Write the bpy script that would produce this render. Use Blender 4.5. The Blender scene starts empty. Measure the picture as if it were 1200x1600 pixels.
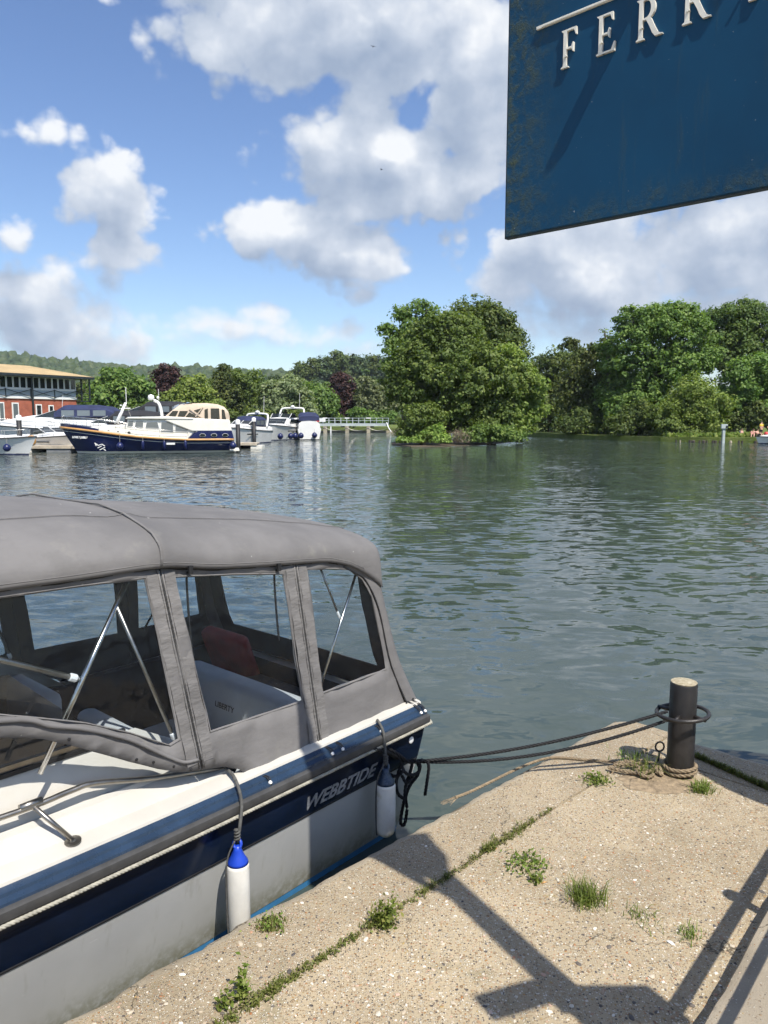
import bpy, bmesh, math, random
import numpy as np
from mathutils import Vector, Matrix
R = math.radians
SC = bpy.context.scene
COL = SC.collection

# ------------------------------------------------------------------ camera
FPX = 1180.0; PITCH = R(7.1); HCAM = 2.65          # eye 2.65 m above the river
cam = bpy.data.objects.new('camera', bpy.data.cameras.new('camera')); COL.objects.link(cam)
cam.location = (0, 0, HCAM); cam.rotation_euler = (R(90) - PITCH, 0, 0)
cam.data.sensor_fit = 'VERTICAL'; cam.data.sensor_height = 32.0
cam.data.lens = 32.0 * FPX / 1600.0
cam.data.clip_start = 0.05; cam.data.clip_end = 20000
SC.camera = cam

def ray(px, py):                                   # direction of a photo pixel from the eye
    x = (px - 600) / FPX; zc = -(py - 800) / FPX; c, s = math.cos(PITCH), math.sin(PITCH)
    return Vector((x, c + zc * s, -s + zc * c))
def at(px, py, z=0.0):                             # the ground or water point seen at a pixel
    r = ray(px, py); return Vector((0, 0, HCAM)) + r * ((z - HCAM) / r.z)
def atd(px, py, D):                                # the point at forward distance D
    r = ray(px, py); return Vector((0, 0, HCAM)) + r * (D / r.y)

# ------------------------------------------------------------------ sun, sky, exposure
SUNEL = R(57); SH = Vector((0.50, -0.866)).normalized()
sun = bpy.data.objects.new('sun', bpy.data.lights.new('sun', 'SUN')); COL.objects.link(sun)
sun.data.energy = 4.2; sun.data.angle = R(0.53); sun.data.color = (1.0, 0.95, 0.87)
sdir = Vector((SH.x * math.cos(SUNEL), SH.y * math.cos(SUNEL), math.sin(SUNEL)))
sun.rotation_euler = sdir.to_track_quat('Z', 'Y').to_euler()
sun.location = sdir * 40
vs = SC.view_settings
SC.display_settings.display_device = 'sRGB'
vs.view_transform = 'Standard'; vs.look = 'None'; vs.gamma = 1.0; vs.use_curve_mapping = False
vs.exposure = 0.65
SC.cycles.max_bounces = 6; SC.cycles.diffuse_bounces = 2; SC.cycles.glossy_bounces = 3; SC.cycles.transparent_max_bounces = 16
SC.cycles.caustics_reflective = False; SC.cycles.caustics_refractive = False
SC.cycles.sample_clamp_indirect = 4.0
SC.cycles.use_denoising = True
SC.cycles.use_adaptive_sampling = True; SC.cycles.adaptive_threshold = 0.03

class NT:                                          # small node-tree writer
    def __init__(s, tree): s.t = tree; s.n = tree.nodes; s.l = tree.links
    def add(s, typ, **kw):
        n = s.n.new(typ)
        for k, v in kw.items(): setattr(n, k, v)
        return n
    def put(s, sock, v):
        if v is None: return
        if isinstance(v, bpy.types.NodeSocket): s.l.new(v, sock)
        else: sock.default_value = v
    def m(s, op, a, b=None, c=None, clamp=False):
        n = s.add('ShaderNodeMath', operation=op, use_clamp=clamp)
        for i, v in enumerate((a, b, c)): s.put(n.inputs[i], v)
        return n.outputs[0]
    def vm(s, op, a, b=None, c=None):
        n = s.add('ShaderNodeVectorMath', operation=op)
        s.put(n.inputs[0], a); s.put(n.inputs[1], b)
        if c is not None: s.put(n.inputs[2], c)
        return n.outputs[1] if op in ('LENGTH', 'DOT_PRODUCT') else n.outputs[0]
    def noise(s, vec, scale, detail=3, rough=0.5, dist=0.0, out=0):
        n = s.add('ShaderNodeTexNoise'); s.put(n.inputs['Vector'], vec)
        n.inputs['Scale'].default_value = scale; n.inputs['Detail'].default_value = detail
        n.inputs['Roughness'].default_value = rough; n.inputs['Distortion'].default_value = dist
        return n.outputs[out]
    def rng(s, v, a, b, c=0.0, d=1.0, smooth=True):
        n = s.add('ShaderNodeMapRange', interpolation_type='SMOOTHSTEP' if smooth else 'LINEAR')
        s.put(n.inputs[0], v)
        for i, q in enumerate((a, b, c, d)): s.put(n.inputs[i + 1], q)
        return n.outputs[0]
    def mix(s, f, a, b, mode='MIX'):
        n = s.add('ShaderNodeMix', data_type='RGBA', blend_type=mode)
        s.put(n.inputs[0], f)
        for i, v in ((6, a), (7, b)):
            if isinstance(v, (tuple, list)) and len(v) == 3: v = (*v, 1)
            s.put(n.inputs[i], v)
        return n.outputs[2]
    def ramp(s, f, stops, interp='LINEAR'):
        n = s.add('ShaderNodeValToRGB'); s.put(n.inputs[0], f); e = n.color_ramp.elements
        n.color_ramp.interpolation = interp
        while len(e) < len(stops): e.new(0.5)
        for q, (p, c) in zip(e, stops): q.position = p; q.color = (*c, 1)
        return n.outputs[0]
    def sep(s, v):
        n = s.add('ShaderNodeSeparateXYZ'); s.put(n.inputs[0], v); return n.outputs
    def comb(s, x, y, z):
        n = s.add('ShaderNodeCombineXYZ')
        for i, v in enumerate((x, y, z)): s.put(n.inputs[i], v)
        return n.outputs[0]

world = bpy.data.worlds.new('World'); SC.world = world; world.use_nodes = True
def build_sky():
    t = world.node_tree; t.nodes.clear(); W = NT(t)
    sky = W.add('ShaderNodeTexSky', sky_type='NISHITA'); sky.sun_disc = False
    sky.sun_elevation = SUNEL; sky.sun_rotation = math.atan2(SH.x, SH.y)
    sky.air_density = 1.0; sky.dust_density = 0.5; sky.ozone_density = 3.0
    tc = W.add('ShaderNodeTexCoord').outputs['Generated']
    # cumulus heaps, given by the directions in which they stand (azimuth, elevation, half-widths)
    heaps = [(555, 30, 300, 95), (345, 75, 120, 55), (700, 110, 190, 120), (745, 260, 80, 130), (600, 232, 165, 72),
             (560, 305, 105, 55), (700, 315, 125, 42), (430, 355, 122, 56), (545, 400, 80, 55),
             (180, 308, 92, 70), (200, 392, 76, 54), (45, 465, 125, 60), (135, 490, 80, 38), (15, 372, 42, 30),
             (45, 212, 130, 26), (330, 520, 160, 20), (40, 505, 190, 60), (250, 532, 150, 24), (70, 540, 190, 34), (460, 514, 170, 12), (405, 490, 30, 18),
             (570, 545, 46, 16), (905, 430, 185, 105), (1110, 410, 190, 120), (870, 500, 95, 28), (1150, 495, 140, 66),
             (960, 160, 260, 200), (1290, 300, 190, 220), (-140, 440, 150, 100), (520, -230, 420, 150), (1050, -330, 330, 200), (250, -560, 420, 160)]
    def cloud_group(name, detail, fine):
        g = bpy.data.node_groups.new(name, 'ShaderNodeTree')
        g.interface.new_socket('Dir', in_out='INPUT', socket_type='NodeSocketVector')
        g.interface.new_socket('Field', in_out='OUTPUT', socket_type='NodeSocketFloat')
        G = NT(g); gi = G.add('NodeGroupInput').outputs[0]; go = G.add('NodeGroupOutput').inputs[0]
        x, y, z = G.sep(gi)
        az = G.m('ARCTAN2', x, y); el = G.m('ARCSINE', z)
        warp = G.noise(gi, 6.0, 2, 0.5, out=1)
        p = G.vm('ADD', G.comb(az, el, 0.0), G.vm('MULTIPLY', G.vm('SUBTRACT', warp, (0.5, 0.5, 0.5)), (0.10, 0.07, 0.0)))
        f = None
        for (cx, cy, rx, ry) in heaps:
            d = ray(cx, cy).normalized(); a, e = math.atan2(d.x, d.y), math.asin(d.z)
            rx, ry = rx / FPX * math.cos(a) ** 2, ry / FPX
            v = G.vm('LENGTH', G.vm('MULTIPLY_ADD', p, (1 / rx, 1 / ry, 0.0), (-a / rx, -e / ry, 0.0)))
            v = G.m('MULTIPLY_ADD', v, -min(1.0, ry / 0.05), min(1.0, ry / 0.05))
            f = v if f is None else G.m('SMOOTH_MAX', f, v, 0.12)
        d = ray(668, 140).normalized(); a, e = math.atan2(d.x, d.y), math.asin(d.z)
        q = G.vm('MULTIPLY_ADD', p, (1 / 0.042, 1 / 0.042, 0.0), (-a / 0.042, -e / 0.042, 0.0))
        f = G.m('SUBTRACT', f, G.m('MULTIPLY', G.rng(G.vm('LENGTH', q), 0.1, 1.5, 1.0, 0.0), 0.85))
        # the rest of the sky: the same scattered cumulus, broken by noise
        low = G.noise(G.vm('MULTIPLY', gi, (1, 1, 2.0)), 2.3, 2, 0.5)
        side = G.m('MAXIMUM', G.rng(G.m('ABSOLUTE', az), 0.62, 0.95), G.rng(el, 0.60, 0.85))
        f2 = G.m('SUBTRACT', G.m('MULTIPLY', G.m('SUBTRACT', low, 0.52), 4.0), G.m('MULTIPLY', G.m('SUBTRACT', 1.0, side), 3.0))
        f = G.m('MAXIMUM', f, f2)
        n1 = G.noise(G.vm('MULTIPLY', gi, (1, 1, 1.4)), 11.0, detail, 0.57)
        f = G.m('ADD', f, G.m('MULTIPLY', G.m('SUBTRACT', n1, 0.50), 1.35))
        wq = G.vm('ADD', gi, G.vm('MULTIPLY', G.vm('SUBTRACT', warp, (0.5, 0.5, 0.5)), (0.06, 0.06, 0.06)))
        for sc_, wt in ((15.0, 0.60), (37.0, 0.36), (85.0, 0.17)) if fine else ((15.0, 0.60),):
            vo = G.add('ShaderNodeTexVoronoi'); G.l.new(wq, vo.inputs['Vector']); vo.inputs['Scale'].default_value = sc_
            f = G.m('MULTIPLY_ADD', vo.outputs['Distance'], -wt, G.m('ADD', f, wt * 0.50))
        g.links.new(f, go); return g
    g0 = cloud_group('cloud_field', 7, True); g1 = cloud_group('cloud_field_coarse', 3, False)
    def field(v, g):
        n = W.add('ShaderNodeGroup'); n.node_tree = g; W.l.new(v, n.inputs[0]); return n.outputs[0]
    F0 = field(tc, g0)
    F1 = field(W.vm('ADD', tc, (0.012, -0.004, 0.036)), g1)
    alpha = W.rng(F0, W.rng(W.sep(tc)[2], 0.06, 0.24, -0.22, -0.02), W.rng(W.sep(tc)[2], 0.06, 0.24, 0.62, 0.34))
    lit = W.m('MULTIPLY_ADD', W.m('SUBTRACT', F0, F1), 0.75, 0.38)
    puff = W.noise(tc, 17.0, 5, 0.55)
    lit = W.m('ADD', lit, W.m('MULTIPLY', W.m('SUBTRACT', puff, 0.5), 1.3))
    thick = W.rng(F0, 0.15, 1.0)
    lit = W.m('ADD', lit, W.m('MULTIPLY_ADD', thick, -0.30, 0.20), clamp=True)
    body = W.ramp(lit, [(0.0, (0.235, 0.29, 0.385)), (0.35, (0.315, 0.365, 0.45)), (0.7, (0.44, 0.48, 0.545)), (1.0, (0.62, 0.635, 0.655))])
    hs = W.add('ShaderNodeHueSaturation'); hs.inputs['Saturation'].default_value = 1.08; hs.inputs['Hue'].default_value = 0.507; hs.inputs['Value'].default_value = 1.07; W.l.new(sky.outputs[0], hs.inputs['Color'])
    bg1 = W.add('ShaderNodeBackground'); W.l.new(hs.outputs[0], bg1.inputs[0]); bg1.inputs[1].default_value = SKYK
    bg2 = W.add('ShaderNodeBackground'); W.l.new(body, bg2.inputs[0]); bg2.inputs[1].default_value = 1.0
    mx = W.add('ShaderNodeMixShader')
    zz = W.sep(tc)[2]
    alpha = W.m('MULTIPLY', W.m('MULTIPLY', alpha, 0.97), W.rng(zz, -0.01, 0.05))
    W.l.new(alpha, mx.inputs[0]); W.l.new(bg1.outputs[0], mx.inputs[1]); W.l.new(bg2.outputs[0], mx.inputs[2])
    W.l.new(mx.outputs[0], W.add('ShaderNodeOutputWorld').inputs[0])
    world.cycles.sampling_method = 'NONE'
SKYK = 0.10
build_sky()

# ------------------------------------------------------------------ materials
MAT = {}
def new_mat(name):
    m = bpy.data.materials.new(name); m.use_nodes = True; m.node_tree.nodes.clear(); T = NT(m.node_tree)
    out = T.add('ShaderNodeOutputMaterial'); MAT[name] = m
    return m, T, out
def princ(T, out, col, rough=0.5, metal=0.0, spec=0.5, normal=None, coat=0.0):
    b = T.add('ShaderNodeBsdfPrincipled')
    T.put(b.inputs['Base Color'], (*col, 1) if isinstance(col, (tuple, list)) else col)
    T.put(b.inputs['Roughness'], rough); T.put(b.inputs['Metallic'], metal)
    b.inputs['Specular IOR Level'].default_value = spec; b.inputs['Coat Weight'].default_value = coat
    if normal is not None: T.put(b.inputs['Normal'], normal)
    T.l.new(b.outputs[0], out.inputs[0]); return b
def bump(T, h, dist=0.01, strength=1.0):
    n = T.add('ShaderNodeBump'); n.inputs['Distance'].default_value = dist; n.inputs['Strength'].default_value = strength
    T.put(n.inputs['Height'], h); return n.outputs[0]
def ocoord(T): return T.add('ShaderNodeTexCoord').outputs['Object']
def gpos(T): return T.add('ShaderNodeNewGeometry').outputs['Position']

def plain(name, col, rough=0.5, metal=0.0, var=0.12, scale=6.0, bmp=0.0, bscale=60.0, spec=0.5, dirt=None, dirtamt=0.35, coat=0.0):
    m, T, out = new_mat(name); c = gpos(T)
    n = T.noise(c, scale, 5, 0.6)
    dark = tuple(v * (1 - var) for v in col); lite = tuple(min(1, v * (1 + var)) for v in col)
    cc = T.mix(T.rng(n, 0.3, 0.7), dark, lite)
    if dirt:
        d = T.noise(c, scale * 0.7, 7, 0.7)
        cc = T.mix(T.m('MULTIPLY', T.rng(d, 0.52, 0.75), dirtamt), cc, dirt)
    nr = bump(T, T.noise(c, bscale, 4, 0.6), bmp) if bmp else None
    rr = T.m('ADD', rough, T.m('MULTIPLY', T.m('SUBTRACT', T.noise(c, scale * 3, 4, 0.6), 0.5), 0.18))
    princ(T, out, cc, rr, metal, spec, nr, coat)
    return m

plain('white_gel', (0.50, 0.48, 0.43), 0.32, var=0.05, scale=3, dirt=(0.50, 0.46, 0.37), dirtamt=0.35)
plain('white_paint', (0.76, 0.76, 0.74), 0.4, var=0.05, scale=1.0)
plain('cream_paint', (0.76, 0.735, 0.655), 0.4, var=0.06, scale=1.0)
plain('hull_grey_plain', (0.42, 0.42, 0.40), 0.30, var=0.06, scale=2.5, dirt=(0.33, 0.32, 0.29), dirtamt=0.5)
plain('navy_gel', (0.0055, 0.011, 0.027), 0.20, var=0.25, scale=4, dirt=(0.02, 0.026, 0.038), dirtamt=0.3)
plain('gunwale_blue', (0.018, 0.036, 0.068), 0.28, var=0.2, scale=5, dirt=(0.045, 0.062, 0.085), dirtamt=0.5)
plain('boot_blue', (0.045, 0.20, 0.42), 0.45, var=0.15, scale=6)
plain('navy_paint', (0.010, 0.016, 0.075), 0.12, var=0.15, scale=0.6)
plain('navy_canvas', (0.018, 0.026, 0.075), 0.8, var=0.2, scale=1.5)
plain('black_canvas', (0.018, 0.018, 0.022), 0.8, var=0.2, scale=1.5)
plain('cream_canvas', (0.58, 0.47, 0.36), 0.85, var=0.1, scale=1.2)
plain('rubber_grey', (0.045, 0.045, 0.045), 0.6, var=0.2, scale=12)
plain('black_rubber', (0.012, 0.012, 0.013), 0.6, var=0.2, scale=20)
plain('steel', (0.62, 0.61, 0.58), 0.22, 1.0, var=0.15, scale=14)
plain('dull_steel', (0.30, 0.285, 0.26), 0.35, 1.0, var=0.2, scale=14)
plain('black_iron', (0.020, 0.018, 0.017), 0.42, var=0.35, scale=9, bmp=0.002, bscale=70, dirt=(0.06, 0.045, 0.035), dirtamt=0.6)
plain('dark_timber', (0.055, 0.045, 0.035), 0.8, var=0.3, scale=6)
plain('pale_timber', (0.46, 0.40, 0.31), 0.8, var=0.2, scale=3)
plain('varnish', (0.50, 0.27, 0.095), 0.3, var=0.15, scale=2)
plain('fender_white', (0.68, 0.66, 0.60), 0.42, var=0.08, scale=9, dirt=(0.30, 0.27, 0.14), dirtamt=0.75)
plain('fender_blue', (0.012, 0.055, 0.46), 0.35, var=0.15, scale=12)
plain('fender_navy', (0.010, 0.016, 0.08), 0.35, var=0.15, scale=3)
plain('rope_white', (0.33, 0.315, 0.26), 0.9, var=0.25, scale=40, bmp=0.001, bscale=400)
plain('rope_black', (0.007, 0.007, 0.008), 0.75, var=0.3, scale=60, bmp=0.001, bscale=400)
plain('rope_tan', (0.23, 0.175, 0.11), 0.95, var=0.3, scale=50, bmp=0.001, bscale=400)
plain('rope_dark', (0.075, 0.075, 0.07), 0.85, var=0.3, scale=50, bmp=0.001, bscale=400)
plain('seat_grey', (0.42, 0.43, 0.43), 0.65, var=0.08, scale=4)
plain('cockpit_grey', (0.20, 0.21, 0.22), 0.7, var=0.15, scale=5)
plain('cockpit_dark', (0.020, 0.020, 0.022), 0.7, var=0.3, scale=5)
plain('red_cloth', (0.22, 0.014, 0.012), 0.8, var=0.2, scale=9)
plain('teak', (0.30, 0.15, 0.07), 0.55, var=0.25, scale=10)
plain('stern_wood', (0.45, 0.36, 0.20), 0.7, var=0.2, scale=10)
plain('brick_red', (0.33, 0.10, 0.06), 0.85, var=0.2, scale=1.4)
plain('building_blue', (0.38, 0.45, 0.50), 0.7, var=0.06, scale=0.4)
plain('roof_tan', (0.42, 0.31, 0.16), 0.85, var=0.12, scale=0.5)
plain('frame_dark', (0.020, 0.028, 0.030), 0.5, var=0.2, scale=1)
plain('weir_steel', (0.42, 0.47, 0.46), 0.6, var=0.12, scale=0.8)
plain('weir_pier', (0.33, 0.29, 0.21), 0.85, var=0.25, scale=1.2)
plain('sign_red', (0.55, 0.05, 0.05), 0.5, var=0.05)
plain('letter_white', (0.78, 0.75, 0.66), 0.4, var=0.05, scale=20, dirt=(0.4, 0.36, 0.27), dirtamt=0.3)
plain('letter_silver', (0.36, 0.37, 0.38), 0.35, 0.3, var=0.25, scale=60, dirt=(0.03, 0.04, 0.06), dirtamt=0.7)
plain('skin', (0.58, 0.33, 0.24), 0.6, var=0.05)
plain('hair', (0.03, 0.018, 0.01), 0.7, var=0.2)
plain('shirt_yellow', (0.75, 0.52, 0.05), 0.8, var=0.1)
plain('shirt_navy', (0.02, 0.03, 0.09), 0.8, var=0.1)
plain('shirt_pink', (0.65, 0.30, 0.28), 0.8, var=0.1)
plain('shorts_dark', (0.03, 0.03, 0.04), 0.8, var=0.1)
plain('bark', (0.12, 0.095, 0.07), 0.9, var=0.3, scale=4, bmp=0.01, bscale=12)
plain('dead_twig', (0.26, 0.20, 0.15), 0.9, var=0.2, scale=3)
plain('earth', (0.27, 0.205, 0.13), 0.95, var=0.3, scale=22, bmp=0.01, bscale=60)
plain('soil', (0.11, 0.085, 0.055), 0.95, var=0.3, scale=8, bmp=0.01, bscale=40)
plain('shadow_disc_cloth', (0.55, 0.50, 0.40), 0.8, var=0.08)
plain('bird_dark', (0.02, 0.02, 0.02), 0.7)
plain('aggregate_white', (0.62, 0.58, 0.50), 0.7, var=0.1)

def build_mats():
    m, T, out = new_mat('hull_grey'); c = gpos(T)
    col = T.mix(T.rng(T.noise(c, 2.0, 5, 0.6), 0.3, 0.7), (0.40, 0.40, 0.385), (0.455, 0.455, 0.435))
    drip = T.noise(T.vm('MULTIPLY', c, (16, 16, 1.1)), 1.0, 5, 0.65)
    col = T.mix(T.m('MULTIPLY', T.rng(drip, 0.55, 0.72), 0.30), col, (0.24, 0.22, 0.17))
    scum = T.m('MULTIPLY', T.rng(T.m('ADD', T.sep(c)[2], T.m('MULTIPLY', drip, 0.16)), 0.13, 0.30, 0.75, 0.0), T.rng(T.noise(c, 25, 5, 0.7), 0.3, 0.6))
    col = T.mix(scum, col, (0.20, 0.19, 0.12))
    scr = T.rng(T.noise(T.vm('MULTIPLY', c, (5, 5, 60)), 3.0, 2, 0.5), 0.73, 0.76); col = T.mix(T.m('MULTIPLY', scr, 0.35), col, (0.62, 0.62, 0.60))
    princ(T, out, col, T.m('ADD', 0.24, T.m('MULTIPLY', drip, 0.25)), 0, 0.5)
    # marine canvas, slightly dusty, with weave and slack
    m, T, out = new_mat('canvas_grey'); c = gpos(T)
    col = T.mix(T.rng(T.noise(c, 2.2, 5, 0.6), 0.3, 0.7), (0.128, 0.124, 0.123), (0.172, 0.166, 0.163))
    col = T.mix(T.m('MULTIPLY', T.rng(T.noise(c, 7, 6, 0.7), 0.55, 0.75), 0.35), col, (0.24, 0.23, 0.20))
    col = T.mix(T.m('MULTIPLY', T.rng(T.noise(c, 1.3, 8, 0.75), 0.56, 0.64), 0.22), col, (0.10, 0.097, 0.09))
    col = T.mix(T.rng(T.noise(c, 26, 1, 0.4), 0.80, 0.83), col, (0.55, 0.54, 0.50))
    h = T.m('ADD', T.m('MULTIPLY', T.noise(c, 900, 1, 0.5), 0.03), T.noise(T.vm('MULTIPLY', c, (1, 1, 2.6)), 6, 3, 0.5))
    princ(T, out, col, 0.88, 0, 0.25, bump(T, h, 0.006, 0.9))
    m, T, out = new_mat('canvas_seam'); c = gpos(T)
    col = T.mix(T.rng(T.noise(c, 3, 5, 0.6), 0.3, 0.7), (0.135, 0.130, 0.127), (0.185, 0.178, 0.172))
    h = T.noise(T.vm('MULTIPLY', c, (1, 1, 3.0)), 16, 2, 0.5)
    princ(T, out, col, 0.85, 0, 0.25, bump(T, h, 0.006, 0.9))
    # clear vinyl
    def vinyl(name, tint, amount, wav):
        m, T, out = new_mat(name); c = gpos(T)
        tr = T.add('ShaderNodeBsdfTransparent'); tr.inputs[0].default_value = (*tint, 1)
        gl = T.add('ShaderNodeBsdfGlossy'); gl.inputs['Roughness'].default_value = 0.03
        nr = bump(T, T.noise(c, 5, 2, 0.5), wav); T.l.new(nr, gl.inputs['Normal'])
        ge = T.add('ShaderNodeNewGeometry'); cs = T.m('ABSOLUTE', T.vm('DOT_PRODUCT', ge.outputs['Incoming'], ge.outputs['Normal']))
        fac = T.m('ADD', T.m('MULTIPLY', T.m('POWER', T.m('SUBTRACT', 1.0, cs), 5.0), 0.9), 0.02 + amount, clamp=True)
        df = T.add('ShaderNodeBsdfDiffuse'); df.inputs[0].default_value = (0.5, 0.52, 0.55, 1)
        spots = T.rng(T.noise(c, 130, 2, 0.5), 0.74, 0.80); haze = T.m('ADD', T.m('MULTIPLY', spots, 0.5), 0.012)
        m1 = T.add('ShaderNodeMixShader'); T.l.new(haze, m1.inputs[0]); T.l.new(tr.outputs[0], m1.inputs[1]); T.l.new(df.outputs[0], m1.inputs[2])
        mx = T.add('ShaderNodeMixShader'); T.l.new(fac, mx.inputs[0]); T.l.new(m1.outputs[0], mx.inputs[1]); T.l.new(gl.outputs[0], mx.inputs[2])
        T.l.new(mx.outputs[0], out.inputs[0])
    vinyl('clear_vinyl', (0.84, 0.88, 0.91), 0.0, 0.004)
    vinyl('boat_glass', (0.22, 0.25, 0.28), 0.06, 0.0)
    m, T, out = new_mat('dark_glass'); princ(T, out, (0.015, 0.02, 0.022), 0.06, 0, 0.8)
    m, T, out = new_mat('curtain_glass'); princ(T, out, (0.13, 0.15, 0.16), 0.08, 0, 0.8)
    # the river
    m, T, out = new_mat('river_water'); c = gpos(T)
    q = T.vm('MULTIPLY', c, (0.72, 1.55, 0.0))
    bend = T.noise(c, 0.55, 2, 0.5, out=1); q = T.vm('ADD', q, T.vm('MULTIPLY', T.vm('SUBTRACT', bend, (0.5, 0.5, 0.5)), (0.9, 0.9, 0)))
    a1 = T.vm('SUBTRACT', T.noise(q, 3.0, 1.5, 0.45, 0.4, 1), (0.5, 0.5, 0.5))
    a2 = T.vm('SUBTRACT', T.noise(q, 8.0, 2, 0.5, 0.3, 1), (0.5, 0.5, 0.5))
    a3 = T.vm('SUBTRACT', T.noise(q, 0.35, 2, 0.5, 0.0, 1), (0.5, 0.5, 0.5))
    gust = T.rng(T.noise(T.vm('MULTIPLY', c, (0.6, 1.6, 0)), 0.045, 3, 0.55), 0.35, 0.66, 0.60, 1.25)
    sl = T.vm('ADD', T.vm('MULTIPLY', a1, (0.31, 0.42, 0)), T.vm('ADD', T.vm('MULTIPLY', a2, (0.16, 0.21, 0)), T.vm('MULTIPLY', a3, (0.10, 0.10, 0))))
    sc = T.add('ShaderNodeVectorMath', operation='SCALE'); T.l.new(sl, sc.inputs[0]); T.l.new(gust, sc.inputs['Scale'])
    nrm = T.vm('NORMALIZE', T.vm('ADD', sc.outputs[0], (0, 0, 1)))
    murk = T.mix(T.rng(T.noise(c, 0.2, 3, 0.5), 0.3, 0.7), (0.042, 0.060, 0.054), (0.058, 0.077, 0.071))
    b = princ(T, out, murk, 0.03, 0, 0.5, nrm); b.inputs['IOR'].default_value = 1.333
    # exposed-aggregate concrete of the quay
    def aggregate(name, matrix, pebble_amount, scale, lichen):
        m, T, out = new_mat(name); c = gpos(T)
        big = T.noise(c, 1.7, 6, 0.62)
        base = T.mix(T.rng(big, 0.3, 0.72), tuple(v * 0.80 for v in matrix), tuple(v * 1.15 for v in matrix))
        base = T.mix(T.m('MULTIPLY', T.rng(T.noise(c, 5.5, 5, 0.6), 0.5, 0.75), 0.45), base, lichen)
        base = T.mix(T.m('MULTIPLY', T.rng(T.noise(c, 0.9, 7, 0.68), 0.52, 0.70), 0.55), base, (0.17, 0.135, 0.085))
        base = T.mix(T.m('MULTIPLY', T.rng(T.noise(c, 3.1, 8, 0.72), 0.58, 0.72), 0.5), base, (0.15, 0.14, 0.075))
        base = T.mix(T.rng(T.noise(c, 260, 3, 0.6), 0.3, 0.7, 0.0, 0.35), base, tuple(v * 0.55 for v in matrix))
        def layer(base, sc, lo, hi, off):
            cw = T.vm('ADD', c, T.vm('MULTIPLY', T.vm('SUBTRACT', T.noise(c, sc * 0.8, 2, 0.5, out=1), (0.5, 0.5, 0.5)), (0.9 / sc, 0.9 / sc, 0.9 / sc)))
            cw = T.vm('ADD', cw, (off, off * 1.3, 0))
            v = T.add('ShaderNodeTexVoronoi'); v.inputs['Scale'].default_value = sc; T.l.new(cw, v.inputs['Vector'])
            s = T.sep(v.outputs['Color'])
            tone = T.ramp(s[0], [(0.0, (0.075, 0.068, 0.065)), (0.10, (0.13, 0.11, 0.095)), (0.13, (0.30, 0.20, 0.11)), (0.34, (0.33, 0.25, 0.16)),
                                 (0.42, (0.40, 0.34, 0.25)), (0.72, (0.50, 0.45, 0.35)), (0.86, (0.68, 0.63, 0.53)), (0.93, (0.36, 0.15, 0.06)), (1.0, (0.42, 0.30, 0.12))])
            pick = T.m('LESS_THAN', s[1], hi)
            msk = T.m('MULTIPLY', T.rng(v.outputs['Distance'], lo, lo * 0.72), pick)
            return T.mix(msk, base, tone), msk
        col, m1 = layer(base, scale, 0.46, pebble_amount, 0.0)
        col, m2 = layer(col, scale * 0.45, 0.36, pebble_amount * 0.42, 7.3)
        cv = T.add('ShaderNodeTexVoronoi', feature='DISTANCE_TO_EDGE'); cv.inputs['Scale'].default_value = 0.85
        T.l.new(T.vm('ADD', c, T.vm('MULTIPLY', T.noise(c, 3.0, 5, 0.6, out=1), (0.5, 0.5, 0.5))), cv.inputs['Vector'])
        crk = T.m('MULTIPLY', T.rng(cv.outputs['Distance'], 0.0012, 0.0045, 1.0, 0.0), T.rng(T.noise(c, 1.1, 3, 0.5), 0.48, 0.56))
        col = T.mix(T.m('MULTIPLY', crk, 0.8), col, (0.07, 0.058, 0.04))
        h = T.m('ADD', T.m('ADD', m1, m2), T.m('MULTIPLY', T.noise(c, 120, 4, 0.7), 0.9))
        princ(T, out, col, 0.85, 0, 0.3, bump(T, h, 0.0035, 0.9))
    aggregate('quay_concrete', (0.425, 0.345, 0.228), 0.92, 112, (0.42, 0.35, 0.24))
    aggregate('coping_concrete', (0.395, 0.322, 0.215), 0.95, 140, (0.30, 0.245, 0.165))
    aggregate('edge_concrete', (0.43, 0.365, 0.265), 0.16, 120, (0.43, 0.38, 0.29))
    aggregate('kerb_concrete', (0.37, 0.315, 0.235), 0.12, 150, (0.43, 0.37, 0.28))
    # blue enamel sign with algae down its weathered edge
    m, T, out = new_mat('sign_blue'); c = gpos(T); o = ocoord(T); ox = T.sep(o)
    col = T.mix(T.rng(T.noise(c, 2.0, 4, 0.6), 0.3, 0.7), (0.005, 0.044, 0.098), (0.006, 0.056, 0.122))
    streak = T.noise(T.vm('MULTIPLY', o, (22, 22, 2.5)), 1.0, 6, 0.65)
    edge = T.rng(T.m('ADD', ox[0], T.m('MULTIPLY', T.m('SUBTRACT', streak, 0.5), 0.14)), 0.0, 0.22, 1.0, 0.0)
    foot = T.rng(T.m('ADD', ox[2], T.m('MULTIPLY', T.m('SUBTRACT', streak, 0.5), 0.16)), 0.0, 0.09, 0.6, 0.0)
    alg = T.m('MULTIPLY', T.m('MAXIMUM', edge, foot), T.rng(T.noise(c, 30, 7, 0.7), 0.36, 0.75))
    alg = T.m('MAXIMUM', alg, T.m('MULTIPLY', T.rng(streak, 0.56, 0.75), 0.25))
    col = T.mix(T.m('MULTIPLY', alg, 0.8), col, (0.072, 0.082, 0.030))
    spk = T.rng(T.noise(c, 150, 2, 0.5), 0.755, 0.79)
    col = T.mix(T.m('MULTIPLY', spk, 0.5), col, (0.5, 0.52, 0.5))
    princ(T, out, col, T.m('ADD', 0.38, T.m('MULTIPLY', alg, 0.5)), 0, 0.22, bump(T, T.m('MULTIPLY', alg, T.noise(c, 200, 3, 0.6)), 0.003))
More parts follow.
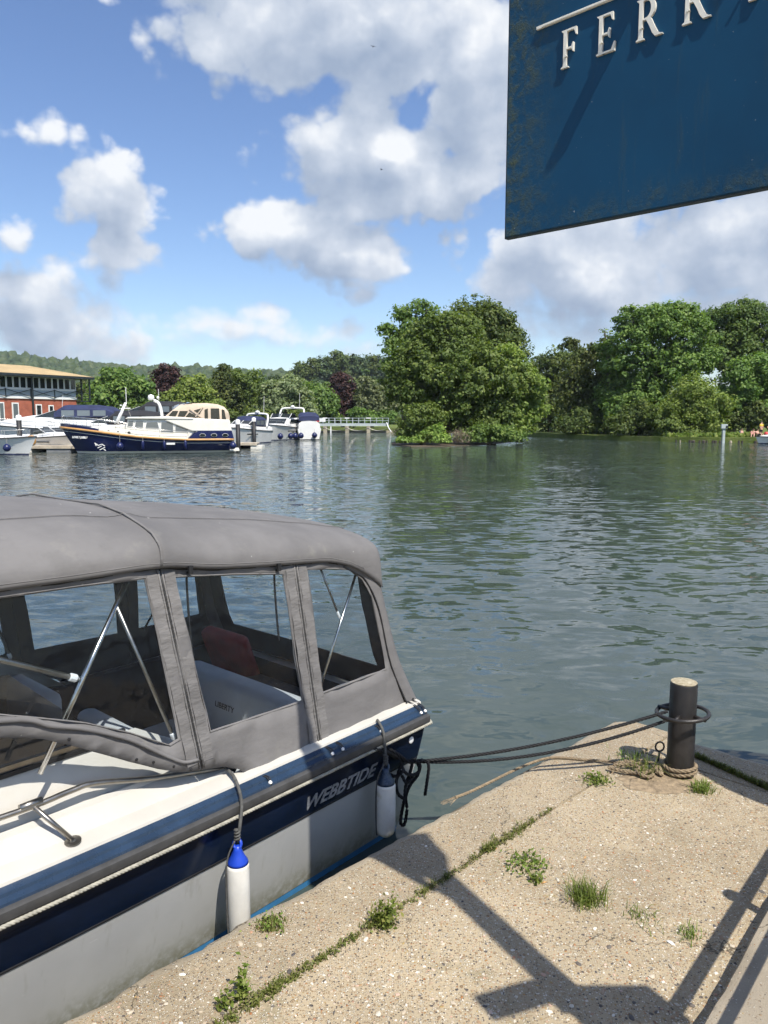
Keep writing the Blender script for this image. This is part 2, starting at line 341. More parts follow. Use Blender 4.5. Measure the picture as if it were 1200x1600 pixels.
    # leaves
    def leaf(name, c1, c2, c3, trans=0.35):
        m, T, out = new_mat(name)
        g = T.add('ShaderNodeNewGeometry'); oi = T.add('ShaderNodeObjectInfo')
        v = T.ramp(g.outputs['Random Per Island'], [(0.0, c1), (0.55, c2), (1.0, c3)])
        big = T.noise(g.outputs['Position'], 0.35, 3, 0.6)
        v = T.mix(T.rng(big, 0.35, 0.7, 0.0, 0.6), v, c1)
        hsv = T.add('ShaderNodeHueSaturation'); T.l.new(v, hsv.inputs['Color'])
        T.l.new(T.m('ADD', 0.484, T.m('MULTIPLY', oi.outputs['Random'], 0.030)), hsv.inputs['Hue'])
        T.l.new(T.m('ADD', 0.80, T.m('MULTIPLY', oi.outputs['Random'], 0.4)), hsv.inputs['Value'])
        d = T.add('ShaderNodeBsdfPrincipled'); T.l.new(hsv.outputs[0], d.inputs['Base Color'])
        d.inputs['Roughness'].default_value = 0.55; d.inputs['Specular IOR Level'].default_value = 0.25
        tr = T.add('ShaderNodeBsdfTranslucent')
        T.l.new(T.mix(1.0, hsv.outputs[0], (1.35, 1.45, 0.55), 'MULTIPLY'), tr.inputs[0])
        mx = T.add('ShaderNodeMixShader'); mx.inputs[0].default_value = trans
        T.l.new(d.outputs[0], mx.inputs[1]); T.l.new(tr.outputs[0], mx.inputs[2]); T.l.new(mx.outputs[0], out.inputs[0])
    leaf('leaf_mid', (0.078, 0.134, 0.032), (0.146, 0.216, 0.047), (0.243, 0.309, 0.082))
    leaf('leaf_dark', (0.059, 0.095, 0.027), (0.107, 0.149, 0.038), (0.188, 0.220, 0.060))
    leaf('leaf_light', (0.134, 0.207, 0.045), (0.223, 0.298, 0.063), (0.320, 0.378, 0.103))
    leaf('leaf_grey', (0.131, 0.168, 0.079), (0.223, 0.265, 0.127), (0.343, 0.362, 0.199))
    leaf('leaf_copper', (0.032, 0.019, 0.019), (0.065, 0.032, 0.029), (0.116, 0.058, 0.046), 0.2)
    leaf('leaf_far', (0.055, 0.091, 0.040), (0.085, 0.128, 0.051), (0.128, 0.165, 0.073), 0.2)
    leaf('grass_blade', (0.102, 0.155, 0.026), (0.174, 0.236, 0.046), (0.290, 0.297, 0.091), 0.3)
    leaf('moss', (0.15, 0.115, 0.055), (0.087, 0.115, 0.023), (0.152, 0.169, 0.034), 0.1)
    # bank grass and far fields
    m, T, out = new_mat('grassland'); c = gpos(T)
    col = T.ramp(T.noise(c, 0.7, 7, 0.65), [(0.3, (0.075, 0.11, 0.025)), (0.55, (0.13, 0.165, 0.045)), (0.75, (0.21, 0.20, 0.085))])
    princ(T, out, col, 0.95, 0, 0.1, bump(T, T.noise(c, 6, 5, 0.7), 0.1))
    m, T, out = new_mat('hill_ground'); c = gpos(T)
    col = T.ramp(T.noise(c, 0.006, 4, 0.6), [(0.40, (0.045, 0.075, 0.030)), (0.58, (0.060, 0.095, 0.035)), (0.62, (0.17, 0.19, 0.07)), (0.7, (0.14, 0.17, 0.06))])
    princ(T, out, col, 0.95, 0, 0.05)
    m, T, out = new_mat('pebbles'); g = T.add('ShaderNodeNewGeometry')
    col = T.ramp(g.outputs['Random Per Island'], [(0.0, (0.08, 0.072, 0.068)), (0.12, (0.14, 0.12, 0.10)), (0.16, (0.33, 0.22, 0.13)), (0.45, (0.42, 0.34, 0.24)), (0.7, (0.55, 0.49, 0.39)), (0.88, (0.72, 0.68, 0.60)), (1.0, (0.38, 0.16, 0.07))])
    princ(T, out, col, 0.6, 0, 0.4)
    m, T, out = new_mat('bollard_top'); c = gpos(T)
    col = T.ramp(T.noise(c, 45, 6, 0.7), [(0.3, (0.20, 0.16, 0.10)), (0.5, (0.36, 0.31, 0.21)), (0.7, (0.50, 0.46, 0.35))])
    princ(T, out, col, 0.9, 0, 0.2, bump(T, T.noise(c, 90, 4, 0.7), 0.004))
build_mats()

# ------------------------------------------------------------------ mesh helpers
class MB:
    def __init__(s): s.v = []; s.f = []
    def add(s, vs, fs):
        o = len(s.v); s.v += [tuple(p) for p in vs]; s.f += [tuple(i + o for i in q) for q in fs]; return s
    def box(s, lo, hi, M=None):
        x0, y0, z0 = lo; x1, y1, z1 = hi
        vs = [Vector(p) for p in ((x0, y0, z0), (x1, y0, z0), (x1, y1, z0), (x0, y1, z0), (x0, y0, z1), (x1, y0, z1), (x1, y1, z1), (x0, y1, z1))]
        if M is not None: vs = [M @ p for p in vs]
        return s.add(vs, [(0, 3, 2, 1), (4, 5, 6, 7), (0, 1, 5, 4), (1, 2, 6, 5), (2, 3, 7, 6), (3, 0, 4, 7)])
    def bar(s, a, b, w, h=None, up=(0, 0, 1)):
        a, b = Vector(a), Vector(b); h = h or w; d = (b - a).normalized(); up = Vector(up)
        if abs(d.dot(up)) > 0.98: up = Vector((1, 0, 0))
        sx = d.cross(up).normalized() * w / 2; sz = sx.cross(d).normalized() * h / 2
        vs = [p + q for p in (a, b) for q in (-sx - sz, sx - sz, sx + sz, -sx + sz)]
        return s.add(vs, [(0, 1, 2, 3), (7, 6, 5, 4), (0, 4, 5, 1), (1, 5, 6, 2), (2, 6, 7, 3), (3, 7, 4, 0)])
    def tube(s, pts, r, seg=8, caps=True, closed=False):
        pts = [Vector(p) for p in pts]; n = len(pts); rs = r if isinstance(r, (list, tuple)) else [r] * n
        d0 = (pts[1] - pts[0]).normalized(); u = d0.orthogonal().normalized(); vs = []; prev = d0
        for i, p in enumerate(pts):
            if closed: d = (pts[(i + 1) % n] - pts[i - 1])
            elif i == 0: d = pts[1] - pts[0]
            elif i == n - 1: d = pts[-1] - pts[-2]
            else: d = pts[i + 1] - pts[i - 1]
            d = d.normalized() if d.length > 1e-9 else prev
            u = (u - d * u.dot(d)); u = u.normalized() if u.length > 1e-6 else d.orthogonal().normalized()
            w = d.cross(u); prev = d
            vs += [p + (u * math.cos(2 * math.pi * k / seg) + w * math.sin(2 * math.pi * k / seg)) * rs[i] for k in range(seg)]
        fs = []
        for i in range(n if closed else n - 1):
            a, b = i * seg, ((i + 1) % n) * seg
            fs += [(a + k, a + (k + 1) % seg, b + (k + 1) % seg, b + k) for k in range(seg)]
        if caps and not closed: fs += [tuple(range(seg))[::-1], tuple((n - 1) * seg + k for k in range(seg))]
        return s.add(vs, fs)
    def lathe(s, prof, seg=20, o=(0, 0, 0), axis=(0, 0, 1)):
        o = Vector(o); q = Vector((0, 0, 1)).rotation_difference(Vector(axis)); vs = []; n = len(prof)
        for (r, z) in prof:
            vs += [o + q @ Vector((r * math.cos(2 * math.pi * k / seg), r * math.sin(2 * math.pi * k / seg), z)) for k in range(seg)]
        fs = [(i * seg + k, i * seg + (k + 1) % seg, (i + 1) * seg + (k + 1) % seg, (i + 1) * seg + k) for i in range(n - 1) for k in range(seg)]
        if prof[0][0] > 1e-5: fs.append(tuple(range(seg))[::-1])
        if prof[-1][0] > 1e-5: fs.append(tuple((n - 1) * seg + k for k in range(seg)))
        return s.add(vs, fs)
    def loft(s, secs, closed=False, caps=False):
        n = len(secs[0]); vs = [p for q in secs for p in q]; fs = []
        for i in range(len(secs) - 1):
            for k in range(n if closed else n - 1):
                fs.append((i * n + k, i * n + (k + 1) % n, (i + 1) * n + (k + 1) % n, (i + 1) * n + k))
        if caps: fs += [tuple(range(n))[::-1], tuple((len(secs) - 1) * n + k for k in range(n))]
        return s.add(vs, fs)
    def prism(s, poly, off):
        n = len(poly); a = [Vector(p) for p in poly]; off = Vector(off); b = [p + off for p in a]
        return s.add(a + b, [tuple(range(n))[::-1], tuple(range(n, 2 * n))] + [(k, (k + 1) % n, n + (k + 1) % n, n + k) for k in range(n)])
    def build(s, name, mat, parent=None, smooth=False, fix=True, angle=None):
        me = bpy.data.meshes.new(name); me.from_pydata([tuple(p) for p in s.v], [], s.f); me.update()
        if fix:
            bm = bmesh.new(); bm.from_mesh(me); bmesh.ops.remove_doubles(bm, verts=bm.verts, dist=1e-6); bmesh.ops.recalc_face_normals(bm, faces=bm.faces); bm.to_mesh(me); bm.free()
        me.materials.append(MAT[mat] if isinstance(mat, str) else mat)
        if smooth:
            me.polygons.foreach_set('use_smooth', [True] * len(me.polygons))
            if angle or smooth == 'auto':
                try: me.set_sharp_from_angle(angle=R(angle or 35))
                except Exception: pass
        o = bpy.data.objects.new(name, me); COL.objects.link(o)
        if parent: o.parent = parent
        return o
def put(o, label=None, cat=None, group=None, kind=None):
    for k, v in (('label', label), ('category', cat), ('group', group), ('kind', kind)):
        if v: o[k] = v
    return o
def thing(name, label, cat, loc=(0, 0, 0), rz=0.0, group=None):
    o = bpy.data.objects.new(name, None); COL.objects.link(o); o.location = loc; o.rotation_euler = (0, 0, rz); o.empty_display_size = 0.2
    return put(o, label, cat, group)
def dup(root, parent=None):
    c = root.copy(); COL.objects.link(c)
    if parent: c.parent = parent
    for ch in list(root.children): dup(ch, c)
    return c
def smoothpts(pts, n=6, closed=False):             # Catmull-Rom
    P = [Vector(p) for p in pts]; out = []; m = len(P)
    for i in range(m if closed else m - 1):
        if closed: a, b, c, d = P[i - 1], P[i], P[(i + 1) % m], P[(i + 2) % m]
        else: a, b, c, d = P[max(i - 1, 0)], P[i], P[i + 1], P[min(i + 2, m - 1)]
        for k in range(n):
            t = k / n
            out.append(0.5 * ((2 * b) + (c - a) * t + (2 * a - 5 * b + 4 * c - d) * t * t + (3 * b - a - 3 * c + d) * t ** 3))
    if not closed: out.append(P[-1])
    return out
def rope(pts, r, pitch=None, strands=3, seg=6, step=None):   # laid rope of twisted strands
    P = [Vector(p) for p in pts]; pitch = pitch or r * 7; step = step or pitch / 8
    d = [0.0]
    for a, b in zip(P, P[1:]): d.append(d[-1] + (b - a).length)
    n = max(4, int(d[-1] / step)); line = []; j = 0
    for i in range(n + 1):
        s = d[-1] * i / n
        while j < len(P) - 2 and d[j + 1] < s: j += 1
        t = (s - d[j]) / max(1e-9, d[j + 1] - d[j]); line.append(P[j].lerp(P[j + 1], min(1, t)))
    mb = MB(); u = (line[1] - line[0]).orthogonal().normalized(); fr = []
    for i, p in enumerate(line):
        dd = (line[min(i + 1, n)] - line[max(i - 1, 0)]).normalized(); u = (u - dd * u.dot(dd)).normalized(); fr.append((u.copy(), dd.cross(u)))
    for k in range(strands):
        sp = []
        for i, p in enumerate(line):
            a = 2 * math.pi * (k / strands + d[-1] * i / n / pitch); sp.append(p + (fr[i][0] * math.cos(a) + fr[i][1] * math.sin(a)) * r * 0.5)
        mb.tube(sp, r * 0.56, seg)
    return mb
rnd = random.Random(7); nrg = np.random.default_rng(11)

# ------------------------------------------------------------------ river, land, hills
def sheet(name, outline, z, mat, skirt=None, kind='structure'):
    mb = MB(); n = len(outline)
    vs = [(x, y, z) for x, y in outline]
    if skirt is not None: vs += [(x, y, skirt) for x, y in outline]
    fs = [tuple(range(n))] + ([(k, n + k, n + (k + 1) % n, (k + 1) % n) for k in range(n)] if skirt is not None else [])
    mb.add(vs, fs)
    return put(mb.build(name, mat), kind=kind)
sheet('river', [(-2600, -60), (2600, -60), (2600, 2600), (-2600, 2600)], 0.0, 'river_water')
sheet('riverbed', [(-2600, -60), (2600, -60), (2600, 2600), (-2600, 2600)], -3.0, 'soil')
BANK = [(-400, 70), (-70, 76), (-45, 80), (-33, 92), (-24, 108), (-27, 128), (-29, 152), (-8, 156), (8, 152), (14, 134), (20, 118), (22.5, 104), (26, 92), (31, 85), (35, 82.2), (40, 81), (48, 80), (80, 76), (400, 60), (2590, 60), (2590, 2590), (-2590, 2590), (-2590, 70)]
sheet('riverbank', BANK, 0.55, 'grassland', skirt=-2.0)
isl = [at(608, 697), at(640, 700), at(700, 699), at(760, 697), at(815, 692)]
isl = [(p.x, p.y) for p in isl]; c = isl[2]
isl = [(x + (x - c[0]) * -0.06, y + 1.0) for x, y in isl] + [(14.0, 86), (8, 92), (2.5, 88), (0.8, 80)]
isl = [(x, y + 1.6) for x, y in isl]
sheet('island_ground', isl, 0.05, 'soil', skirt=-2.0)

def ridge(px): return np.interp(px, [-900, -400, 0, 130, 240, 330, 430, 600, 900, 1500], [575, 572, 569, 571, 579, 583, 586, 588, 596, 600])
def hill_h(x, y):
    px = 600 + FPX * x / y; top = 2.65 + (653 - ridge(px)) / FPX * 1150 - 11
    t = np.clip((y - 480) / 640, 0, 1); s = t * t * (3 - 2 * t)
    und = 0.05 * np.sin(x * 0.011 + 1.3) + 0.05 * np.sin(x * 0.023 + y * 0.013)
    return np.maximum(0.6, top * (s + und * t) * np.where(y > 1150, 1 - 0.2 * np.clip((y - 1150) / 700, 0, 1), 1))
def knoll_h(x, y):
    u = (x - 8) / 62; v = (y - 420) / 90
    return 0.5 + 21.0 * np.exp(-(u * u) - v * v)
def terrain(name, x0, x1, y0, y1, nx, ny, fn):
    xs = np.linspace(x0, x1, nx); ys = np.linspace(y0, y1, ny); X, Y = np.meshgrid(xs, ys); Z = fn(X, Y)
    vs = np.stack([X, Y, Z], -1).reshape(-1, 3).tolist()
    fs = [(j * nx + i, j * nx + i + 1, (j + 1) * nx + i + 1, (j + 1) * nx + i) for j in range(ny - 1) for i in range(nx - 1)]
    return put(MB().add(vs, fs).build(name, 'hill_ground', smooth=True, fix=False), kind='structure')
terrain('hill', -1500, 1500, 470, 1900, 120, 60, hill_h)
terrain('hill_spur', -190, 200, 250, 590, 50, 44, lambda x, y: knoll_h(x, y) + 0.1)

ICO = bmesh.new(); bmesh.ops.create_icosphere(ICO, subdivisions=2, radius=1.0)
ICOV = np.array([v.co[:] for v in ICO.verts]); ICOF = np.array([[v.index for v in f.verts] for f in ICO.faces]); ICO.free()
def blob_wood(name, pts, rad, mat, label, jit=0.09, tall=1.1):
    V = []; Fc = []; o = 0
    for (x, y, z), r in zip(pts, rad):
        k = 1 + nrg.normal(0, jit, len(ICOV)); w = 1 + 0.25 * np.sin(ICOV[:, 0] * 5 + x) * np.cos(ICOV[:, 1] * 5 + y)
        v = ICOV * (k * w)[:, None] * np.array([r, r, r * tall * (0.8 + 0.4 * nrg.random())]) + np.array([x, y, z])
        V.append(v); Fc.append(ICOF + o); o += len(v)
    V = np.concatenate(V); Fc = np.concatenate(Fc)
    me = bpy.data.meshes.new(name); me.vertices.add(len(V)); me.vertices.foreach_set('co', V.ravel())
    me.loops.add(Fc.size); me.loops.foreach_set('vertex_index', Fc.ravel().astype(np.int32))
    me.polygons.add(len(Fc)); me.polygons.foreach_set('loop_start', np.arange(0, Fc.size, 3, dtype=np.int32)); me.update(calc_edges=True)
    me.materials.append(MAT[mat]); ob = bpy.data.objects.new(name, me); COL.objects.link(ob)
    return put(ob, label, 'woodland', kind='stuff')
pts = []; rad = []
while len(pts) < 2300:
    y = 560 + 640 * nrg.random() ** 0.8; x = y * nrg.uniform(-0.68, 0.35)
    if math.sin(x * 0.012) + math.cos(y * 0.011 + x * 0.004) > 1.35: continue
    r = nrg.uniform(5.0, 9.0); pts.append((x, y, float(hill_h(np.array(x), np.array(y))) + r * 0.7)); rad.append(r)
blob_wood('hill_woodland', pts, rad, 'leaf_far', 'dense green woodland covering the distant hillside')

# ------------------------------------------------------------------ leaves and trees
def leaf_object(name, C, Nrm, S, mat, parent=None, aspect=0.62):
    n = len(C); A = np.cross(Nrm, nrg.normal(size=(n, 3))); A /= np.linalg.norm(A, axis=1)[:, None] + 1e-9
    B = np.cross(Nrm, A); S = S[:, None]
    V = np.empty((n, 4, 3)); V[:, 0] = C - A * S; V[:, 1] = C + B * S * aspect + Nrm * S * 0.15; V[:, 2] = C + A * S; V[:, 3] = C - B * S * aspect + Nrm * S * 0.15
    me = bpy.data.meshes.new(name); me.vertices.add(n * 4); me.vertices.foreach_set('co', V.ravel())
    me.loops.add(n * 4); me.loops.foreach_set('vertex_index', np.arange(n * 4, dtype=np.int32))
    me.polygons.add(n); me.polygons.foreach_set('loop_start', np.arange(0, n * 4, 4, dtype=np.int32)); me.update(calc_edges=True)
    me.materials.append(MAT[mat]); o = bpy.data.objects.new(name, me); COL.objects.link(o)
    if parent: o.parent = parent
    return o
def leaf_cloud(lobes, n_leaf, size, crad, per, flat=0.7, fill=0.25):
    """lobes: (centre, radius, flatten). Clumps of leaves over the lobes' shells, some within."""
    Cn = np.array([l[0] for l in lobes]); Rr = np.array([l[1] for l in lobes]); Fl = np.array([l[2] for l in lobes])
    nc = max(8, n_leaf // per); w = Rr ** 2; w = w / w.sum(); idx = nrg.choice(len(lobes), nc, p=w)
    d = nrg.normal(size=(nc, 3)); d /= np.linalg.norm(d, axis=1)[:, None]; d[:, 2] = np.where(d[:, 2] < -0.55, -d[:, 2], d[:, 2])
    rr = np.where(nrg.random(nc) < fill, nrg.uniform(0.35, 0.8, nc), nrg.uniform(0.74, 1.16, nc))
    cc = Cn[idx] + d * (Rr[idx] * rr)[:, None] * np.stack([np.ones(nc), np.ones(nc), Fl[idx]], -1)
    gap = np.sin(cc @ np.array([1.9, .7, 1.3]) + 1.0) + np.sin(cc @ np.array([-1.1, 1.6, 1.9]) + 2.0) + np.sin(cc @ np.array([.8, -2.1, 1.2]))
    kp_ = gap < 1.4; cc, d, nc = cc[kp_], d[kp_], int(kp_.sum())
    cr = crad * nrg.uniform(0.5, 1.5, nc)
    k = np.repeat(np.arange(nc), per); off = nrg.normal(size=(len(k), 3)); ln = np.linalg.norm(off, axis=1)[:, None]; off = off / ln * np.minimum(ln, 1.7) * 0.62
    P = cc[k] + off * cr[k][:, None] * np.array([1, 1, flat])
    Nn = off * 0.8 + d[k] * 0.55 + nrg.normal(size=(len(k), 3)) * 0.55 + np.array([0, 0, 0.45]); Nn /= np.linalg.norm(Nn, axis=1)[:, None]
    return P, Nn, size * nrg.uniform(0.6, 1.35, len(k))
def trunk_mesh(base, lobes, r, top=None):
    mb = MB(); base = Vector(base); cen = sum((Vector(l[0]) for l in lobes), Vector()) / len(lobes)
    top = Vector(top) if top else Vector((cen.x, cen.y, cen.z + 0.25 * (max(l[0][2] for l in lobes) - cen.z)))
    bend = Vector((rnd.uniform(-.3, .3), rnd.uniform(-.3, .3), 0)); H = top.z - base.z
    line = [base + (top - base) * t + bend * math.sin(t * 3.1) * H * 0.12 for t in (0, .12, .3, .5, .7, .85, 1)]
    mb.tube(line, [r * q for q in (1.35, 1.05, .9, .72, .5, .32, .12)], 8)
    for l in lobes:
        c = Vector(l[0]); s = line[rnd.choice((2, 3, 3, 4))]
        if (c - s).length < 0.5: continue
        mid = s.lerp(c, 0.5) + Vector((0, 0, 0.10 * (c - s).length)); mb.tube(smoothpts([s, mid, c], 4), [r * .42 * (1 - i / 10) for i in range(9)], 5)
        for _ in range(3):
            e = c + Vector((rnd.gauss(0, 1), rnd.gauss(0, 1), rnd.uniform(0, 1))).normalized() * l[1] * 0.9
            mb.tube([mid.lerp(c, 0.6), c.lerp(e, .4) + Vector((0, 0, .1)), e], [r * .16, r * .1, r * .03], 4)
    return mb
def tree(name, label, mat, spec, D, n_leaf, size=0.24, crad=0.75, per=34, group=None, base=None, cat='tree', r=None, zb=0.4, fill=0.25, flat=0.7, dz=0.0):
    lobes = []
    for q in spec:
        px, py, rp = q[:3]; d = D + (q[3] if len(q) > 3 else 0); p = atd(px, py, d); lobes.append(((p.x, p.y, p.z), rp * d / FPX, q[4] if len(q) > 4 else 0.85))
    main = list(lobes)
    for (c_, r_, fl) in main:                       # smaller boughs breaking the outline
        if r_ < 0.9 or D > 300: continue
        for _ in range(4):
            d_ = Vector((rnd.gauss(0, 1), rnd.gauss(0, 1) - .4, rnd.gauss(.35, .7))).normalized(); q_ = Vector(c_) + d_ * r_ * rnd.uniform(.75, 1.02); lobes.append(((q_.x, q_.y, q_.z), r_ * rnd.uniform(.26, .46), fl))
    cen = sum((Vector(l[0]) for l in main), Vector()) / len(main)
    b = Vector(base) if base else Vector((cen.x, cen.y, zb))
    t = thing(name, label, cat, b, 0, group); zero = [((l[0][0] - b.x, l[0][1] - b.y, l[0][2] - b.z), l[1], l[2]) for l in lobes]
    h = max(l[0][2] for l in zero)
    trunk_mesh((0, 0, -0.3), zero[:len(main)], r or 0.028 * h + 0.05).build('trunk', 'bark', t, smooth=True, fix=False)
    P, Nn, S = leaf_cloud(zero, int(n_leaf * (1.55 if D < 120 else 1.25)), size * (.80 if D < 120 else .9), crad * .86, per, fill=fill, flat=flat)
    ok = P[:, 2] > 0.02
    leaf_object('crown', P[ok], Nn[ok], S[ok], mat, t)
    return t
# --- the island
tree('ash_tree', 'tall airy ash tree at the back left of the wooded island', 'leaf_mid', [(640, 512, 24), (615, 545, 18), (655, 545, 34), (680, 505, 20), (606, 520, 13), (632, 575, 30), (652, 484, 15), (608, 568, 14), (630, 492, 13), (668, 486, 12), (622, 530, 16)], 82, 8600, 0.20, 0.62, 26, fill=0.12)
tree('ash_tree', 'thin twiggy half bare tree at the crest of the island', 'leaf_mid', [(715, 490, 22), (742, 482, 22), (700, 508, 20), (728, 510, 28), (757, 498, 14)], 84, 2300, 0.17, 0.6, 18, fill=0.1, r=0.16)
tree('sycamore_tree', 'dark leafy tree rising at the back right of the island', 'leaf_dark', [(775, 520, 36), (752, 505, 30), (800, 545, 28), (770, 560, 44), (790, 530, 22), (735, 530, 30)], 84, 13000, 0.23, 0.8)
tree('sycamore_tree', 'broad dense tree filling the front of the island', 'leaf_mid', [(690, 560, 50), (650, 600, 44), (735, 590, 62), (690, 620, 56), (775, 600, 44), (720, 540, 40), (640, 630, 34), (740, 650, 46), (700, 660, 40), (660, 570, 40), (775, 650, 38), (625, 600, 26), (705, 520, 34), (675, 530, 30)], 78, 40000, 0.22, 0.72, 32, fill=0.2)
tree('willow_tree', 'paler green tree leaning out at the right end of the island', 'leaf_light', [(805, 600, 36), (820, 630, 30), (800, 650, 34), (825, 600, 22), (835, 645, 17), (790, 570, 28), (815, 670, 20)], 79, 13000, 0.20, 0.65)
tree('bush', 'mixed bush overhanging the water at the left tip of the island', 'leaf_mid', [(655, 660, 28), (640, 678, 18), (665, 680, 20), (672, 650, 20)], 74, 6500, 0.17, 0.5, 28, cat='bush', zb=0.3)
tree('bush', 'bright yellow-green low bush at the island waterline', 'leaf_light', [(680, 685, 16), (693, 690, 11), (664, 690, 12), (648, 692, 9), (630, 692, 9), (672, 694, 8)], 72.6, 4800, 0.15, 0.4, 24, cat='bush', zb=0.3)
tree('bush', 'low leafy branches trailing over the water right of the dead twigs', 'leaf_mid', [(745, 683, 18), (770, 683, 18), (795, 681, 15), (725, 688, 9), (755, 690, 9), (812, 684, 9), (740, 691, 8), (783, 687, 9)], 74.5, 8000, 0.17, 0.5, 26, cat='bush', zb=0.3)
def dead_bush(name, label, px, py, D, n, L):
    p = atd(px, py, D); t = thing(name, label, 'bush', (p.x, p.y, 0.3)); mb = MB()
    for i in range(n):
        a = rnd.uniform(0, 6.28); s = rnd.uniform(0.3, 1.1); d = Vector((math.cos(a) * s, math.sin(a) * s, rnd.uniform(0.5, 1.2))).normalized(); b = Vector((rnd.gauss(0, .4), rnd.gauss(0, .2), 0))
        e = b + d * L * rnd.uniform(.5, 1); m = b.lerp(e, .55) + Vector((0, 0, L * 0.15)); mb.tube([b, m, e], [.03, .02, .006], 4)
        for k in range(2): mb.tube([m, m + Vector((rnd.gauss(0, .3), rnd.gauss(0, .3), rnd.gauss(.1, .3))) * L * .5], [.015, .004], 3)
    mb.build('twigs', 'dead_twig', t, fix=False); P = nrg.normal(size=(260, 3)) * np.array([.45, .3, .3]) * L * .5 + np.array([0, 0, L * .3]); Nn = nrg.normal(size=P.shape); Nn /= np.linalg.norm(Nn, axis=1)[:, None]
    leaf_object('dry_leaves', P[P[:, 2] > 0], Nn[P[:, 2] > 0], np.full((P[:, 2] > 0).sum(), .09), 'leaf_grey', t)
dead_bush('dead_bush', 'pale grey dead twigs at the foot of the island trees', 718, 690, 73.2, 60, 1.7)
dead_bush('dead_bush', 'brown leafless bramble arching over the left tip of the island', 640, 668, 74.5, 46, 2.4)
# --- right bank wood
RB = 'trees along the right bank'
tree('tree', 'dull brownish green tree just right of the island', 'leaf_dark', [(868, 575, 28), (850, 590, 28), (880, 610, 36), (860, 635, 36), (845, 660, 24), (890, 575, 24), (838, 610, 20)], 116, 11000, 0.30, 1.0, group=RB)
tree('pine_tree', 'flat topped pine poking above the wood right of the island', 'leaf_dark', [(888, 543, 14, 0, .45), (903, 552, 13, 0, .45), (878, 556, 10, 0, .4), (898, 568, 20, 0, .6)], 124, 4200, 0.22, 0.7, group=RB, fill=.4)
tree('tree', 'shaded tree with upright stems beside the flat topped pine', 'leaf_dark', [(925, 580, 36), (948, 566, 28), (910, 620, 36), (905, 580, 24), (950, 615, 36), (935, 650, 30), (905, 655, 26)], 104, 13000, 0.27, 0.9, group=RB)
tree('tree', 'thin leafy tree leaning left of the tallest right bank tree', 'leaf_mid', [(950, 535, 9), (946, 520, 6), (955, 560, 22), (970, 590, 30), (960, 625, 30)], 99, 6500, 0.22, 0.7, 26, group=RB)
tree('ash_tree', 'tallest light green ash tree in the middle of the right bank', 'leaf_mid', [(1010, 515, 36), (1050, 510, 38), (985, 530, 30), (1035, 545, 44), (1080, 530, 34), (990, 570, 36), (1035, 590, 44), (1010, 630, 44), (975, 640, 34), (1065, 575, 36), (1095, 555, 26), (1020, 490, 18), (985, 495, 18), (1060, 495, 20)], 96, 36000, 0.235, 0.75, 30, group=RB, fill=.2)
tree('oak_tree', 'big dark oak tree behind and right of the tallest ash', 'leaf_dark', [(1145, 510, 34), (1120, 525, 34), (1175, 520, 36), (1150, 560, 44), (1190, 560, 40), (1115, 570, 36), (1175, 495, 22), (1135, 492, 16), (1160, 600, 40)], 104, 22000, 0.27, 0.85, group=RB)
tree('willow_tree', 'rounded yellow-green willow at the water behind the grass', 'leaf_light', [(1085, 625, 34), (1062, 645, 30), (1105, 640, 30), (1085, 655, 32), (1055, 665, 20), (1110, 665, 20)], 89, 16000, 0.19, 0.6, 34, group=RB, flat=1.1)
tree('tree', 'mid green tree at the right edge above the seated people', 'leaf_mid', [(1165, 610, 36), (1190, 590, 36), (1150, 635, 28), (1185, 640, 32), (1205, 620, 36), (1140, 655, 18)], 95, 15000, 0.23, 0.75, group=RB)
tree('tree', 'green tree cut by the right edge of the photograph', 'leaf_dark', [(1240, 560, 50), (1275, 610, 60), (1230, 640, 40), (1300, 560, 60)], 100, 11000, 0.32, 1.0, group=RB)
tree('bush', 'dark shaded bushes at the waterline under the tallest ash', 'leaf_dark', [(985, 665, 24), (1010, 668, 22), (965, 668, 20), (1030, 672, 18), (1000, 650, 26)], 91, 9000, 0.20, 0.6, group=RB, cat='bush')
tree('bush', 'leafy sprays hanging over the dark water left of the grassy bank', 'leaf_mid', [(1045, 672, 16), (1060, 676, 12), (1030, 660, 18), (1078, 676, 9)], 87, 5200, 0.17, 0.5, group=RB, cat='bush')
tree('bush', 'dark bushes overhanging the water beside the side channel', 'leaf_dark', [(905, 668, 18), (930, 668, 20), (950, 668, 16), (882, 668, 14), (915, 655, 18)], 99, 8000, 0.22, 0.7, group=RB, cat='bush')
tree('bush', 'dark undergrowth behind the people sitting on the right bank', 'leaf_dark', [(1150, 662, 14), (1170, 660, 16), (1190, 658, 16), (1212, 658, 16), (1235, 656, 18), (1180, 645, 18)], 93, 9000, 0.22, 0.6, group=RB, cat='bush')
# --- trees behind the marina
MT = 'trees behind the marina'
tree('tree', 'broad bright green tree right of the boathouse', 'leaf_mid', [(185, 605, 30), (160, 622, 28), (212, 620, 28), (185, 635, 34), (148, 640, 22), (228, 640, 20), (180, 588, 16)], 128, 12000, 0.34, 1.1, group=MT)
tree('copper_beech', 'dark purple copper beech left of the cream canopy', 'leaf_copper', [(262, 588, 16), (248, 600, 14), (276, 600, 14), (262, 612, 20), (245, 618, 12), (280, 618, 12), (256, 580, 9)], 150, 6500, 0.33, 1.0, group=MT)
tree('tree', 'pale green spreading tree behind the wheelhouse mast', 'leaf_light', [(300, 612, 24), (278, 630, 22), (322, 628, 22), (300, 640, 26), (335, 640, 16)], 140, 8500, 0.34, 1.1, group=MT)
tree('poplar_tree', 'upright dark green tree with a pointed top above the cream canopy', 'leaf_dark', [(350, 590, 12), (346, 610, 16), (355, 630, 22), (348, 576, 6), (345, 645, 20)], 148, 6000, 0.32, 1.0, group=MT)
